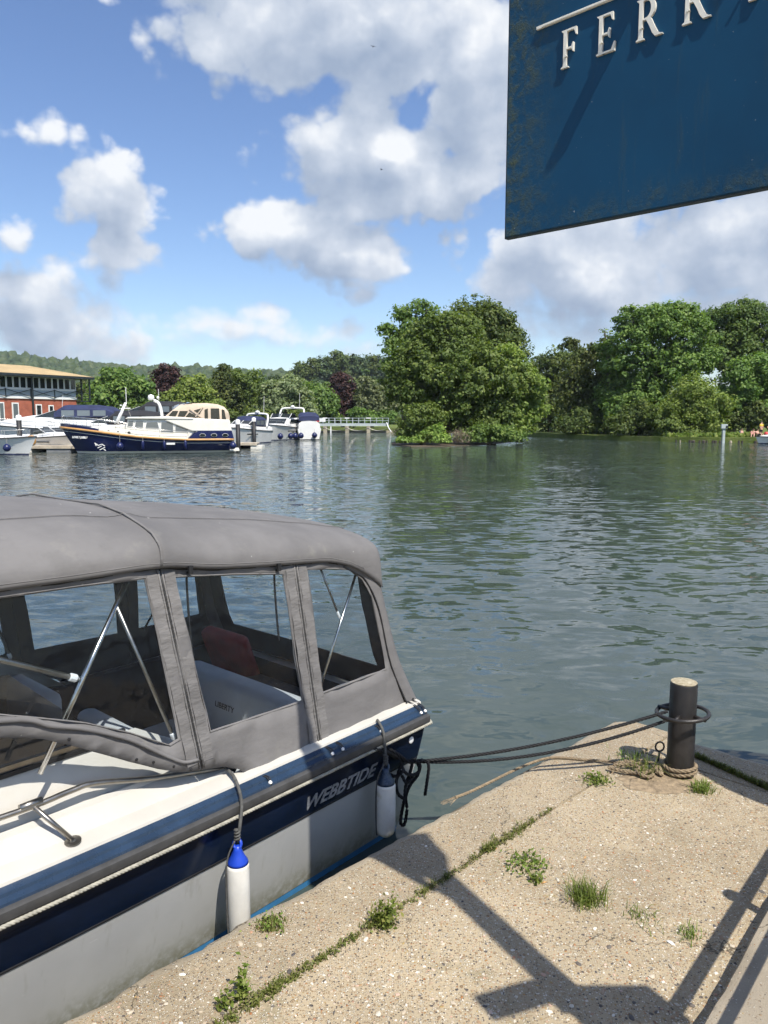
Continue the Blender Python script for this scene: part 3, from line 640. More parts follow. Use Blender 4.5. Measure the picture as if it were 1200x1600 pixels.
tree('tree', 'rounded green tree beside the pointed dark one', 'leaf_mid', [(380, 600, 20), (395, 618, 20), (372, 625, 20), (388, 640, 22), (402, 640, 14)], 152, 7000, 0.33, 1.0, group=MT)
tree('willow_tree', 'grey-green willow above the white motor cruiser', 'leaf_grey', [(430, 618, 22), (452, 610, 20), (418, 636, 20), (442, 636, 24), (468, 626, 20), (478, 642, 16)], 150, 8500, 0.33, 1.0, group=MT)
tree('tree', 'mid green tree left of the right-hand copper beech', 'leaf_mid', [(500, 620, 18), (490, 634, 18), (508, 640, 18), (485, 612, 12)], 158, 5500, 0.34, 1.0, group=MT)
tree('copper_beech', 'reddish copper beech behind the weir footbridge', 'leaf_copper', [(535, 602, 16), (522, 615, 14), (548, 615, 14), (535, 628, 22), (520, 642, 16), (550, 640, 16), (538, 650, 18), (530, 592, 9)], 172, 8000, 0.35, 1.0, group=MT)
tree('willow_tree', 'pale silvery tree between the copper beech and the island', 'leaf_grey', [(575, 612, 18), (592, 622, 18), (566, 630, 16), (583, 640, 20), (600, 636, 16), (570, 598, 9)], 168, 7500, 0.33, 1.0, group=MT)
tree('bush', 'green bushes along the bank behind the footbridge', 'leaf_mid', [(505, 652, 12), (525, 655, 11), (560, 650, 13), (580, 655, 13), (600, 655, 14), (545, 660, 9)], 160, 5200, 0.30, 0.8, group=MT, cat='bush')
tree('bush', 'leafy bushes between the boathouse and the moored cruisers', 'leaf_dark', [(140, 650, 14), (160, 652, 12), (185, 652, 14), (210, 650, 15), (235, 648, 15)], 118, 5200, 0.27, 0.8, group=MT, cat='bush')
tree('bush', 'green scrub behind the masts of the small cruisers', 'leaf_mid', [(300, 652, 14), (330, 652, 14), (360, 652, 12), (395, 652, 14), (420, 652, 12), (462, 652, 12), (480, 654, 10)], 140, 6000, 0.28, 0.8, group=MT, cat='bush')
ORD = 'first second third fourth fifth sixth seventh eighth ninth tenth eleventh twelfth thirteenth fourteenth fifteenth sixteenth seventeenth eighteenth nineteenth twentieth'.split()
for i, px in enumerate(range(-40, 640, 34)):
    py = 611 + rnd.uniform(-9, 8); s = rnd.uniform(.8, 1.2)
    tree('tree', ORD[i] + ' green tree from the left in the far tree line below the hill', ('leaf_mid', 'leaf_dark', 'leaf_far', 'leaf_grey')[i % 4 if i % 4 < 3 or i % 8 == 3 else 0],
         [(px, py, 15 * s), (px - 12, py + 14, 14 * s), (px + 12, py + 13, 14 * s), (px, py + 24, 18 * s)], 225 + rnd.uniform(-25, 45), 2600, 0.50, 1.5, 26, group='far tree line')
# hill spur trees (cedars and oaks, each crown to be told apart)
for n_, (px, py, r_, k) in enumerate([(470, 578, 11, 2), (488, 572, 12, 2), (505, 570, 10, 0), (524, 560, 10, 2), (535, 566, 12, 2), (552, 566, 11, 0), (566, 568, 12, 0), (582, 566, 11, 2), (598, 570, 12, 0), (478, 592, 14, 1), (508, 590, 14, 0), (545, 585, 14, 2), (575, 588, 15, 1), (605, 590, 15, 0), (620, 575, 14, 0), (458, 592, 10, 2)]):
    tree('tree' if k != 2 else 'cedar_tree', ('dark spreading cedar' if k == 2 else 'rounded green tree') + ' on the near hill spur, ' + ('crest row, ' if n_ < 9 or n_ == 14 else 'lower row, ') + ('%s from the left' % ORD[[0, 1, 2, 3, 4, 5, 6, 7, 8, 1, 2, 3, 4, 5, 9, 0][n_]]), ('leaf_far', 'leaf_mid', 'leaf_dark')[k],
         [(px, py, r_), (px - r_ * .8, py + r_ * .6, r_ * .8, 0, .6), (px + r_ * .8, py + r_ * .7, r_ * .8, 0, .6), (px, py + r_ * 1.2, r_)], 400, 1500, 0.8, 2.2, 24, group='trees on the hill spur', base=(atd(px, py, 400).x, 400, float(knoll_h(atd(px, py, 400).x, 400)) - 2))

# ------------------------------------------------------------------ the quay
Q = 0.45
K = Vector((1.715, 5.385)); QA = Vector((-2.935, -2.835)).normalized(); QB = Vector((0.74, -0.72)).normalized()
def qp(p, q, z=Q): v = K + QA * p + QB * q; return Vector((v.x, v.y, z))
def toq(w): d = Vector((w[0], w[1])) - K; M = Matrix(((QA.x, QB.x), (QA.y, QB.y))).inverted(); return M @ d
quay = MB().add([qp(p, q, z) for z in (Q, -0.9) for p, q in ((.45, .45), (16, .45), (16, 24), (.45, 24))], [(0, 1, 2, 3), (7, 6, 5, 4), (0, 4, 5, 1), (1, 5, 6, 2), (2, 6, 7, 3), (3, 7, 4, 0)]).build('quay', 'quay_concrete')
put(quay, kind='structure')
def coping(along, n, step, far, q1, name):
    nz = np.convolve(nrg.normal(size=n + 9), np.ones(5) / 5, 'same'); chip = np.abs(np.convolve(nrg.normal(size=n + 9), np.ones(3) / 3, 'same'))
    top, edge = [], []
    for i in range(n):
        s = i * step; w = 0.012 * nz[i] + 0.014 * chip[i]; e = max(0, 0.08 - s) * 0.9 if along == 'p' else 0
        prof = [(0.0 + w + e, -0.9), (0.0 + w + e, -0.07), (0.012 + w + e, -0.030 - .008 * chip[i]), (0.04 + w + e, -0.010), (0.085 + .014 * nz[(i * 3) % n] + e, -0.0012)]
        pt = (lambda a, z: qp(s, a, Q + z)) if along == 'p' else (lambda a, z: qp(a, s + q1, Q + z))
        edge.append([pt(a, z) for a, z in prof]); a = prof[-1][0]
        top.append([pt(a, -0.0012), pt(a + .03, 0.001 + .001 * nz[i]), pt(0.28, 0.001), pt(0.431 + .004 * nz[i], -0.001), pt(0.436 + .004 * nz[i], -0.02), pt(0.438, -0.5)])
    MB().loft(top).build(name, 'coping_concrete', quay, smooth='auto'); MB().loft(edge).build(name + '_edge', 'edge_concrete', quay, smooth='auto')
coping('p', 240, 0.05, 12, 0, 'coping_stone'); coping('q', 160, 0.05, 8, 0.452, 'side_coping_stone')
put(MB().add([qp(p, q, z) for z in (Q - .03, -.9) for p, q in ((.02, .02), (16, .1), (16, 24), (.1, 24))], [(0, 1, 2, 3), (0, 4, 5, 1), (3, 7, 4, 0)]).build('quay_bed', 'soil'), kind='structure')
# raised terrace behind the camera and its kerb at the right
put(MB().box((-3.0, -9, Q - .1), (1.1, 1.25, 1.08)).build('terrace', 'kerb_concrete'), kind='structure')
KD = Vector((0.65, 0.75)).normalized(); KN = Vector((KD.y, -KD.x))
def kp(a, b, z): v = Vector((1.22, 2.51)) + KD * a + KN * b; return Vector((v.x, v.y, z))
kb = MB()
secs = []
for i in range(60):
    a = -1.6 + i * .09; j = rnd.uniform(-.004, .004)
    secs.append([kp(a, j, Q - .1), kp(a, j, Q + .105), kp(a, .012 + j, Q + .128), kp(a, .04, Q + .138 + j * .3), kp(a, 1.6, Q + .14), kp(a, 1.6, Q - .1)])
put(kb.loft(secs, closed=True, caps=True).build('raised_kerb', 'kerb_concrete', smooth='auto'), kind='structure')

# loose stones bedded in the surface
def pebble_field():
    V, Fc, o = [], [], 0
    bm = bmesh.new(); bmesh.ops.create_icosphere(bm, subdivisions=1, radius=1); iv = np.array([v.co[:] for v in bm.verts]); fi = np.array([[v.index for v in f.verts] for f in bm.faces]); bm.free()
    for i in range(3800):
        px, py = nrg.uniform(60, 1260), 1130 + 560 * nrg.random() ** 0.7; w = at(px, py, Q); pq = toq(w)
        if pq[0] < .08 or pq[1] < .10 or abs(pq[1] - .44) < .015: continue
        if (Vector((w.x, w.y)) - Vector((1.22, 2.51))).dot(KN) > -0.02: continue
        s = nrg.choice([.0035, .0055, .008, .0115], p=[.50, .34, .14, .02]) * nrg.uniform(.6, 1.05); a = nrg.uniform(0, 6.3)
        v = iv * (1 + nrg.normal(0, .12, iv.shape)) * np.array([s * nrg.uniform(1, 1.8), s, s * .42]); ca, sa = math.cos(a), math.sin(a)
        v = np.stack([v[:, 0] * ca - v[:, 1] * sa + w.x, v[:, 0] * sa + v[:, 1] * ca + w.y, v[:, 2] + Q + .0005], -1); V.append(v); Fc.append(fi + o); o += len(v)
    mb = MB(); mb.v = np.concatenate(V).tolist(); mb.f = np.concatenate(Fc).tolist()
    put(mb.build('quay_pebbles', 'pebbles', fix=False), 'small worn pebbles set in the concrete quay', 'pebbles', kind='stuff')
pebble_field()

# weeds: blades and small leaves
def blades(n, L, spread, lean=0.5, w=0.0035, base=(0, 0, 0)):
    mb = MB()
    for i in range(n):
        a = rnd.uniform(0, 6.283); b = Vector(base) + Vector((rnd.gauss(0, spread), rnd.gauss(0, spread), 0)); l = L * rnd.uniform(.45, 1.1); k = lean * rnd.uniform(.1, 1.2)
        d = Vector((math.cos(a), math.sin(a), 0)); s = Vector((-d.y, d.x, 0)) * w * rnd.uniform(.6, 1.2)
        p1 = b + Vector((0, 0, l * .55)) + d * l * k * .35; p2 = b + Vector((0, 0, l * (1 - k * .35))) + d * l * k
        mb.add([b - s, b + s, p1 + s * .8, p1 - s * .8, p2], [(0, 1, 2, 3), (3, 2, 4)])
    return mb
def weed(name, label, px, py, n, L, spread, mat='grass_blade', lean=.6, w=.0035, leaves=0, cat='weed', lsize=.011):
    p = at(px, py, Q); t = thing(name, label, cat, p)
    blades(n, L, spread, lean, w).build('stalks' if leaves else 'blades', mat, t, fix=False)
    if leaves:
        P = nrg.normal(size=(leaves, 3)) * np.array([spread * 1.2, spread * 1.2, L * .35]) + np.array([0, 0, L * .45]); P[:, 2] = np.abs(P[:, 2]) + .004
        Nn = nrg.normal(size=P.shape) * .6 + np.array([0, 0, .8]); Nn /= np.linalg.norm(Nn, axis=1)[:, None]; leaf_object('leaves', P, Nn, lsize * nrg.uniform(.6, 1.3, leaves), 'grass_blade', t)
    for o_ in t.children: o_['kind'] = 'stuff'
    return t
weed('leafy_weed', 'bushy green weed growing from the crack nearest the white fender', 601, 1446, 50, .10, .022, leaves=300)
weed('grass_tuft', 'large tuft of fine grass in the middle of the quay', 915, 1408, 260, .105, .038, lean=1.2, w=.0022, cat='grass tuft')
weed('leafy_weed', 'sprawling low weed between the crack and the large grass tuft', 822, 1352, 50, .035, .045, leaves=150, lean=1.3)
weed('leafy_weed', 'small upright sprig near the bottom left end of the crack', 378, 1560, 18, .13, .012, leaves=130)
weed('leafy_weed', 'tiny sprig left of the upright sprig', 352, 1575, 10, .07, .014, leaves=50)
weed('grass_tuft', 'grass tuft at the right foot of the bollard', 1096, 1236, 170, .075, .032, lean=1.0, w=.0028, cat='grass tuft')
weed('grass_tuft', 'long straggling grass at the left foot of the bollard', 1008, 1212, 55, .21, .050, lean=1.3, w=.0022, cat='grass tuft')
weed('grass_tuft', 'low grass in the shadow left of the bollard', 982, 1186, 70, .055, .060, lean=1.1, w=.003, cat='grass tuft')
weed('moss_patch', 'round mossy patch on the coping near the white fender', 424, 1446, 200, .030, .028, 'moss', cat='moss', leaves=160, lsize=.007)
weed('leafy_weed', 'low green weed in front of the rope knot by the bollard', 932, 1222, 40, .035, .035, leaves=150, lean=1.2)
weed('grass_tuft', 'sparse yellowish grass right of the large grass tuft', 1002, 1434, 55, .05, .035, lean=1.2, w=.002, cat='grass tuft')
weed('grass_tuft', 'thin grass near the railing shadow', 1078, 1462, 70, .05, .028, lean=1.1, w=.002, cat='grass tuft')
weed('leafy_weed', 'small plant beside an orange leaf below the sprawling weed', 838, 1378, 10, .03, .014, leaves=40)
def crack_growth(name, label, px0, px1, py0, py1, n, dens):
    a, b = toq(at(px0, py0, Q)), toq(at(px1, py1, Q)); C = []; mb = MB()
    for i in range(n):
        t = nrg.random(); q = a.lerp(b, t); g = dens(t)
        if nrg.random() > g: continue
        w = qp(q[0], q[1] + nrg.normal(0, .011 * (0.5 + g)), Q)
        if nrg.random() < .4:
            bl = blades(3, .035 * (0.5 + g), .006, .9, .0022, (w.x, w.y, Q)); mb.add(bl.v, bl.f)
        for k in range(3): C.append((w.x + nrg.normal(0, .006), w.y + nrg.normal(0, .006), Q + abs(nrg.normal(0, .010 * (0.5 + g))) + .002))
    C = np.array(C); Nn = nrg.normal(size=C.shape) * .5 + np.array([0, 0, .9]); Nn /= np.linalg.norm(Nn, axis=1)[:, None]
    o = leaf_object(name, C, Nn, .0062 * nrg.uniform(.5, 1.4, len(C)), 'moss'); put(o, label, 'weeds', kind='stuff')
    mb.build('blades', 'grass_blade', o, fix=False)['kind'] = 'stuff'
crack_growth('crack_weeds', 'strip of moss and weeds along the long crack in the quay', 330, 862, 1612, 1264, 1500, lambda t: (0.8 if t < .14 else .55 if t < .30 else .75 if t < .38 else .35 if t < .5 else .7 if t < .60 else .3 if t < .72 else .95 if t < .90 else .25) * (.35 + .65 * math.sin(t * 57 + 3 * math.sin(t * 23)) ** 2))
crack_growth('crack_weeds', 'strip of dark moss along the joint right of the bollard', 1085, 1330, 1182, 1292, 1500, lambda t: .9)
# the bare earth at the foot of the bollard
p = at(1030, 1222, Q); mb = MB(); sec = []
for k in range(7):
    r_ = k / 6; sec.append([Vector((p.x + math.cos(a * .3142) * .24 * r_ * (1 + .12 * math.sin(a * 2.3)), p.y + math.sin(a * .3142) * .15 * r_, Q + .001 + .012 * (1 - r_ ** 2) + rnd.uniform(0, .002))) for a in range(20)])
put(mb.loft(sec, closed=True).build('earth_patch', 'earth', smooth=True), kind='structure')

# ------------------------------------------------------------------ bollard and mooring ropes
BC = Vector((1.838, 4.46, Q))
bol = thing('bollard', 'black iron mooring bollard with a ring on the quay corner', 'bollard', BC)
BH, BR = .595, .080
MB().lathe([(BR, 0), (BR, BH - .012), (BR - .004, BH - .004), (BR - .008, BH - .002)], 40).build('post', 'black_iron', bol, smooth='auto')
MB().lathe([(BR - .006, BH - .004), (BR - .004, BH + .003), (BR * .6, BH + .006), (.0, BH + .008)], 40).build('top', 'bollard_top', bol, smooth='auto')
zr = .40; rr = .150
MB().tube([(math.cos(a / 36 * 6.2832) * rr, math.sin(a / 36 * 6.2832) * rr, zr + .012 * math.sin(a / 36 * 6.2832 + 2)) for a in range(36)], .0125, 10, closed=True).build('ring', 'black_iron', bol, smooth=True)
for a in (-2.2, -0.95, .95, 2.4):
    d = Vector((math.cos(a), math.sin(a), 0)); MB().tube([d * (BR - .01) + Vector((0, 0, zr)), d * (rr + .004) + Vector((0, 0, zr))], .012, 8).build('lug', 'black_iron', bol, smooth=True)
ring_l = BC + Vector((-rr * .92, -.03, zr)); ring_r = BC + Vector((-.10, -.11, zr))

S0 = Vector((.275, 4.56)); BF = Vector((-.664, -.748)).normalized(); BN = Vector((BF.y, -BF.x))
if BN.x > 0: BN = -BN
def B(f, i, z): v = S0 + BF * f + BN * i; return Vector((v.x, v.y, z))      # boat: f forward of the stern, i inboard of the port rail
knot = atd(648, 1190, 4.42)
def sag(a, b, d, n=14): return [a.lerp(b, k / n) - Vector((0, 0, d * 4 * (k / n) * (1 - k / n))) for k in range(n + 1)]
cleat = B(.62, .04, .80)
def mk_rope(name, label, pts, r, mat, pitch=None, cat='rope', par=None):
    o = rope(pts, r, pitch).build(name, mat, par, smooth=True, fix=False)
    return put(o, label, cat) if par is None else o
wrap = [BC + Vector((math.cos(a) * (rr + .012 * math.cos(4 * a)), math.sin(a) * rr, zr + .015 * math.sin(4 * a))) for a in (2.7, 2.9, 3.1, 3.3)]
mk_rope('mooring_line', 'upper black mooring rope running from the bollard ring to the boat', sag(ring_l + Vector((.04, .02, .012)), knot, .05), .0105, 'rope_black')
mk_rope('mooring_line', 'lower black mooring rope sagging from the bollard to the boat', sag(BC + Vector((-.088, -.03, zr - .03)), knot + Vector((.02, .01, -.005)), .085), .0105, 'rope_black')
# the tangle at the boat's stern cleat
kn = [knot, knot + Vector((-.10, .02, .005)), B(.42, -.03, .70), cleat, cleat + Vector((-.03, .03, .0))]
tangle = put(rope(smoothpts(kn, 5), .012).build('rope_tangle', 'rope_black', None, smooth=True, fix=False), 'tangle of black mooring rope hanging at the stern quarter of the boat', 'rope')
def loop(px_pts, D, r=.0105):
    pts = [atd(x, y, D + rnd.uniform(-.02, .02)) for x, y in px_pts]; return rope(smoothpts(pts, 5), r).build('loop', 'rope_black', tangle, smooth=True, fix=False)
loop([(560, 1158), (590, 1172), (612, 1180), (640, 1190), (660, 1188)], 4.36, .013)
loop([(668, 1190), (670, 1200), (667, 1222), (664, 1242)], 4.40)
loop([(650, 1188), (655, 1200), (652, 1212), (640, 1228), (634, 1246), (636, 1262)], 4.38)
loop([(645, 1186), (641, 1206), (634, 1228), (632, 1248), (628, 1268), (626, 1286), (632, 1288), (636, 1265)], 4.36)
loop([(628, 1192), (622, 1208), (619, 1228), (623, 1242), (632, 1248)], 4.33)
loop([(626, 1190), (632, 1206), (643, 1211), (654, 1206), (656, 1194), (648, 1188)], 4.35)
loop([(600, 1180), (598, 1196), (606, 1208), (620, 1213), (630, 1204)], 4.33)
loop([(590, 1160), (604, 1176), (600, 1196), (606, 1206)], 4.31, .012)
loop([(578, 1155), (596, 1166), (618, 1176), (632, 1186)], 4.32, .012)
loop([(628, 1212), (636, 1224), (646, 1212)], 4.34)
# old tan rope round the bollard foot and along the quay
def gp(px, py, dz=.012): p = at(px, py, Q); return Vector((p.x, p.y, Q + dz))
tan = smoothpts([gp(712, 1249), gp(735, 1240), gp(768, 1224), gp(800, 1208), gp(830, 1195), gp(858, 1187), gp(885, 1187), (gp(915, 1190)), gp(945, 1194, .02), gp(975, 1198, .03), gp(1005, 1197, .04)], 5)
tr = put(rope(tan, .009).build('old_rope', 'rope_tan', None, smooth=True, fix=False), 'frayed tan rope knotted round the bollard foot and trailing over the quay edge', 'rope')
for k, dz in enumerate((.035, .062)):
    ringp = [BC + Vector((math.cos(a * .2094) * (BR + .013), math.sin(a * .2094) * (BR + .013), dz + .008 * math.sin(a * .3))) for a in range(31)]
    rope(ringp, .0125).build('turn', 'rope_tan', tr, smooth=True, fix=False)
for pl in ([(958, 1200), (985, 1203), (1010, 1200), (1035, 1205), (1046, 1210)], [(975, 1196), (1000, 1208), (1020, 1215), (1012, 1222), (995, 1214), (1008, 1203)], [(950, 1205), (980, 1212), (1005, 1216), (1024, 1208), (1030, 1198)], [(1018, 1200), (1026, 1212), (1034, 1218), (1030, 1204)]):
    rope(smoothpts([gp(x, y, .02 + rnd.uniform(0, .02)) for x, y in pl], 5), .0115).build('knot', 'rope_tan', tr, smooth=True, fix=False)
fr = MB()
for i in range(14):
    a = gp(712 + rnd.uniform(-3, 3), 1249 + rnd.uniform(-2, 2)); fr.tube([a, a + Vector((rnd.uniform(-.10, -.03), rnd.uniform(-.08, -.01), rnd.uniform(-.012, .006)))], .0012, 3)
fr.build('frayed_end', 'rope_tan', tr, fix=False)
ir = MB()
c0 = gp(1030, 1186, .085); ir.tube([c0 + Vector((math.cos(a * .5236) * .028, 0, math.sin(a * .5236) * .032)) for a in range(12)], .006, 6, closed=True); ir.tube([c0 - Vector((0, 0, .03)), gp(1028, 1192, 0)], .007, 6)
put(ir.build('ring_eye', 'black_iron', None, smooth=True), 'small rusty eye bolt standing behind the bollard', 'eye bolt')
# litter on the quay
for lab, px, py, col, sx in (('white cigarette end lying by the large grass tuft', 871, 1375, 'aggregate_white', .016), ('white scrap of paper near the crack weeds', 656, 1413, 'white_paint', .014), ('white stub lying near the railing shadow', 1048, 1474, 'white_paint', .020), ('yellow dry leaf near the railing shadow', 1050, 1512, 'pale_timber', .02), ('orange dead leaf beside the small plant', 850, 1380, 'varnish', .016), ('orange dead leaf above the large grass tuft', 914, 1341, 'varnish', .012), ('white scrap lying in the shade right of the bollard', 1175, 1218, 'white_paint', .02)):
    p = at(px, py, Q); a = rnd.uniform(0, 3.1); M = Matrix.Translation(p) @ Matrix.Rotation(a, 4, 'Z')
    mb = MB(); mb.add([M @ Vector(v) for v in ((-sx, 0, .001), (-sx * .4, -sx * .35, .004), (sx * .5, -sx * .3, .006), (sx, 0, .003), (sx * .5, sx * .3, .005), (-sx * .4, sx * .35, .002), (0, 0, .012))], [(0, 1, 6), (1, 2, 6), (2, 3, 6), (3, 4, 6), (4, 5, 6), (5, 0, 6)])
    put(mb.build('scrap' if 'white' in lab else 'dead_leaf', col), lab, 'litter')

# ------------------------------------------------------------------ hanging sign
SU = Vector((.726, -.688, 0)).normalized(); SN = Vector((SU.y, -SU.x, 0)); SN = SN if SN.y < 0 else -SN
r0 = ray(788, 371); SCN = Vector((0, 0, HCAM)) + r0 * 2.35
sign = thing('hanging_sign', 'dark blue hanging sign board with raised white FERRY lettering', 'sign', SCN, math.atan2(SU.y, SU.x))
def sb(px, py):
    r = ray(px, py); o = Vector((0, 0, HCAM)); t = (SCN - o).dot(SN) / r.dot(SN); d = o + r * t - SCN; return d.dot(SU), d.z
SW, SHT = 1.03, .745
mb = MB(); secs = []
b = mb.box((0, .004, 0), (SW, .030, SHT)); board = mb.build('board', 'sign_blue', sign)
md = board.modifiers.new('edge', 'BEVEL'); md.width = .003; md.segments = 2
MB().box((-.0035, .007, -.0035), (SW + .0035, .027, -.0005)).build('edge_strip', 'frame_dark', sign)
MB().box((-.0035, .007, -.0004), (-.0005, .027, SHT)).build('edge_strip', 'frame_dark', sign)
h_cap = sb(905, 40)[1] - sb(890, 105)[1]
def glyph(ch):
    st, th, sf = .115, .048, .05
    def rect(a, b, c, d): return [(a, b), (c, b), (c, d), (a, d)]
    P = []
    stem = lambda x: [[(x - .07, 0), (x + st + .07, 0), (x + st + .06, .028), (x + st + .004, .06), (x + st, .12), (x + st, .88), (x + st + .004, .94), (x + st + .06, .972), (x + st + .07, 1), (x - .07, 1), (x - .06, .972), (x - .004, .94), (x, .88), (x, .12), (x - .004, .06), (x - .06, .028)]]
    if ch in 'FE':
        P += stem(.09); P.append([(.225, 1), (.225, 1 - th), (.44, 1 - th), (.50, .80), (.53, .80), (.525, 1)]); P.append([(.225, .52), (.225, .52 - th), (.37, .52 - th), (.41, .38), (.435, .38), (.435, .62), (.41, .62), (.37, .52)])
        if ch == 'E': P.append([(.225, 0), (.60, 0), (.62, .23), (.585, .23), (.50, th), (.225, th)])
    if ch == 'R':
        P += stem(.09); out = [(.30 + .27 * math.cos(a), .735 + .265 * math.sin(a)) for a in [math.pi / 2 - k * math.pi / 12 for k in range(13)]]; inn = [(.29 + .15 * math.cos(a), .735 + .215 * math.sin(a)) for a in [math.pi / 2 - k * math.pi / 12 for k in range(13)]]
        P.append([(.225, 1)] + out + [(.225, .47)] + [(.225, .52)] + inn[::-1] + [(.225, .95)])
        P.append([(.30, .48), (.44, .50), (.56, .26), (.66, .09), (.74, .03), (.80, .02), (.80, 0), (.58, 0), (.50, .10), (.42, .27)])
    if ch == 'Y':
        P.append([(.30, 0), (.54, 0), (.53, .028), (.485, .06), (.485, .44), (.72, .94), (.79, .97), (.79, 1), (.58, 1), (.58, .97), (.66, .94), (.45, .50), (.25, .94), (.31, .97), (.31, 1), (.03, 1), (.03, .97), (.10, .94), (.35, .44), (.35, .06), (.31, .028)])
    return P
for ch, px, py in (('F', 877, 109), ('E', 932, 89), ('R', 994, 67), ('R', 1066, 41), ('Y', 1152, 9.5)):
    x0, z0 = sb(px, py); x0 += .0 * h_cap; mb = MB()
    for k, poly in enumerate(glyph(ch)):
        sx = h_cap * .92; mb.prism([(x0 + (x - .02) * sx, -.0035 - .0004 * k, z0 + z * h_cap) for x, z in poly], (0, .0085 + .0004 * k, 0))
    mb.build('letter', 'letter_white', sign, fix=True)
    MB().tube([(x0 + .15 * h_cap, -.008, z0 + .3 * h_cap), (x0 + .15 * h_cap, .006, z0 + .3 * h_cap)], .004, 6).build('letter_stud', 'letter_white', sign)
xa, za = sb(839, 45)
MB().box((xa, -.003, za - .004), (SW - xa, .0055, za + .004)).build('rule', 'letter_white', sign); MB().box((xa + .02, -.005, za - .002), (SW - xa - .02, .006, za + .002)).build('rule_back', 'letter_white', sign)
# lamp arm above the lettering; it throws the slanting shadow across the board
la = MB(); la.tube([(.50, .015, SHT - .026), (.50, -.085, SHT - .022), (.50, -.092, SHT - .026)], .022, 12); la.build('lamp_arm', 'frame_dark', sign, smooth=True)
# the post, out to the right, from which the board hangs
PB = SCN + SU * 1.40; post = thing('sign_post', 'tall square dark post carrying the blue sign on its side', 'post', (PB.x, PB.y, Q), math.atan2(SU.y, SU.x))
ptop = SCN.z + SHT + .02 - Q
MB().box((-.05, -.05, 0), (.05, .05, ptop)).build('shaft', 'dark_timber', post); MB().box((-.11, -.11, 0), (.11, .11, .22)).build('plinth', 'dark_timber', post)
for z in (.08, SHT - .08): MB().box((-.39, .008, SCN.z - Q + z - .02), (-.0505, .026, SCN.z - Q + z + .02)).build('bracket', 'black_iron', post)
RX = Matrix.Rotation(-math.atan2(SU.y, SU.x), 4, 'Z')
MB().box((-.32, -.085, 2.20), (-.055, -.055, 2.37), RX @ Matrix.Rotation(.35, 4, 'Z')).build('shadow_stub', 'dark_timber', post); MB().box((.06, -.085, 1.98), (.38, -.055, 2.28), RX).build('shadow_slab', 'dark_timber', post); MB().box((-.06, -.07, 2.05), (.07, -.0505, 2.30), RX).build('board_clamp', 'black_iron', post)  # unseen boards added to the post, shaped for the stub shadows on the quay
MB().lathe([(.05, 0), (.13, .05), (.15, .36), (.17, .38), (.06, .50), (.0, .52)], 4, (0, 0, ptop)).build('shadow_block', 'frame_dark', post)  # unseen block added on the post for its shadow near the quay edge
for z in (4.30, 5.06): MB().box((-.02, -.02, ptop + .002 if z < 4.5 else ptop + .003), (.02, .02, z - Q)).build('shadow_board_rod', 'black_iron', post) if z > 4.5 else None  # carries the added shadow-casting board
cr_c = Vector((1.385, 1.75, 4.78)) - Vector((PB.x, PB.y, Q)); cr_c = Matrix.Rotation(-math.atan2(SU.y, SU.x), 4, 'Z') @ cr_c
MB().box((-.36, -.03, -.30), (.36, .03, .30), Matrix.Translation(cr_c) @ Matrix.Rotation(math.atan2(.5, .866) - math.atan2(SU.y, SU.x), 4, 'Z')).build('shadow_board', 'dark_timber', post); MB().bar((0, 0, cr_c.z), cr_c, .03).build('shadow_board_arm', 'black_iron', post);  # unseen board added above the post to shade the cruiser's hull
# railing on the kerb, out of frame to the right: only its shadow falls in
rl = thing('railing', 'metal handrail on the raised kerb whose shadow crosses the quay', 'railing', kp(0, .41, Q + .14)); o = rl.location
for z, r_ in ((.90, .030), (.70, .020), (.46, .016), (.24, .016)): MB().tube([kp(-1.5, .41, Q + z) - o, kp(3.4, .41, Q + z) - o], r_, 8).build('rail', 'black_iron', rl, smooth=True)
for a in (-1.3, .62, 2.5):
    MB().tube([kp(a, .41, Q + .14) - o, kp(a, .41, Q + .93) - o], .026, 8).build('upright', 'black_iron', rl, smooth=True); MB().lathe([(.0, -.045), (.04, -.02), (.045, 0), (.04, .02), (0, .045)], 10, kp(a, .41, Q + .97) - o).build('knob', 'black_iron', rl, smooth=True)
# unseen disc on a pole, added to cast the round shadow by the bollard
hz = 2.35; sh = Vector((2.80, 4.70)) + SH * (hz / math.tan(SUNEL)); pr = thing('shadow_disc', 'unseen round shadow caster added beyond the right edge to shade the quay corner', 'shadow_disc', (sh.x, sh.y, Q))
MB().lathe([(.86, hz - .16), (.865, hz - .02), (.45, hz + .14), (.0, hz + .26)], 24).build('canopy', 'shadow_disc_cloth', pr); MB().tube([(0, 0, .06), (0, 0, hz + .3)], .02, 10).build('pole', 'pale_timber', pr); MB().lathe([(.24, 0), (.24, .05), (.05, .08), (.04, .2)], 20).build('base', 'black_iron', pr)

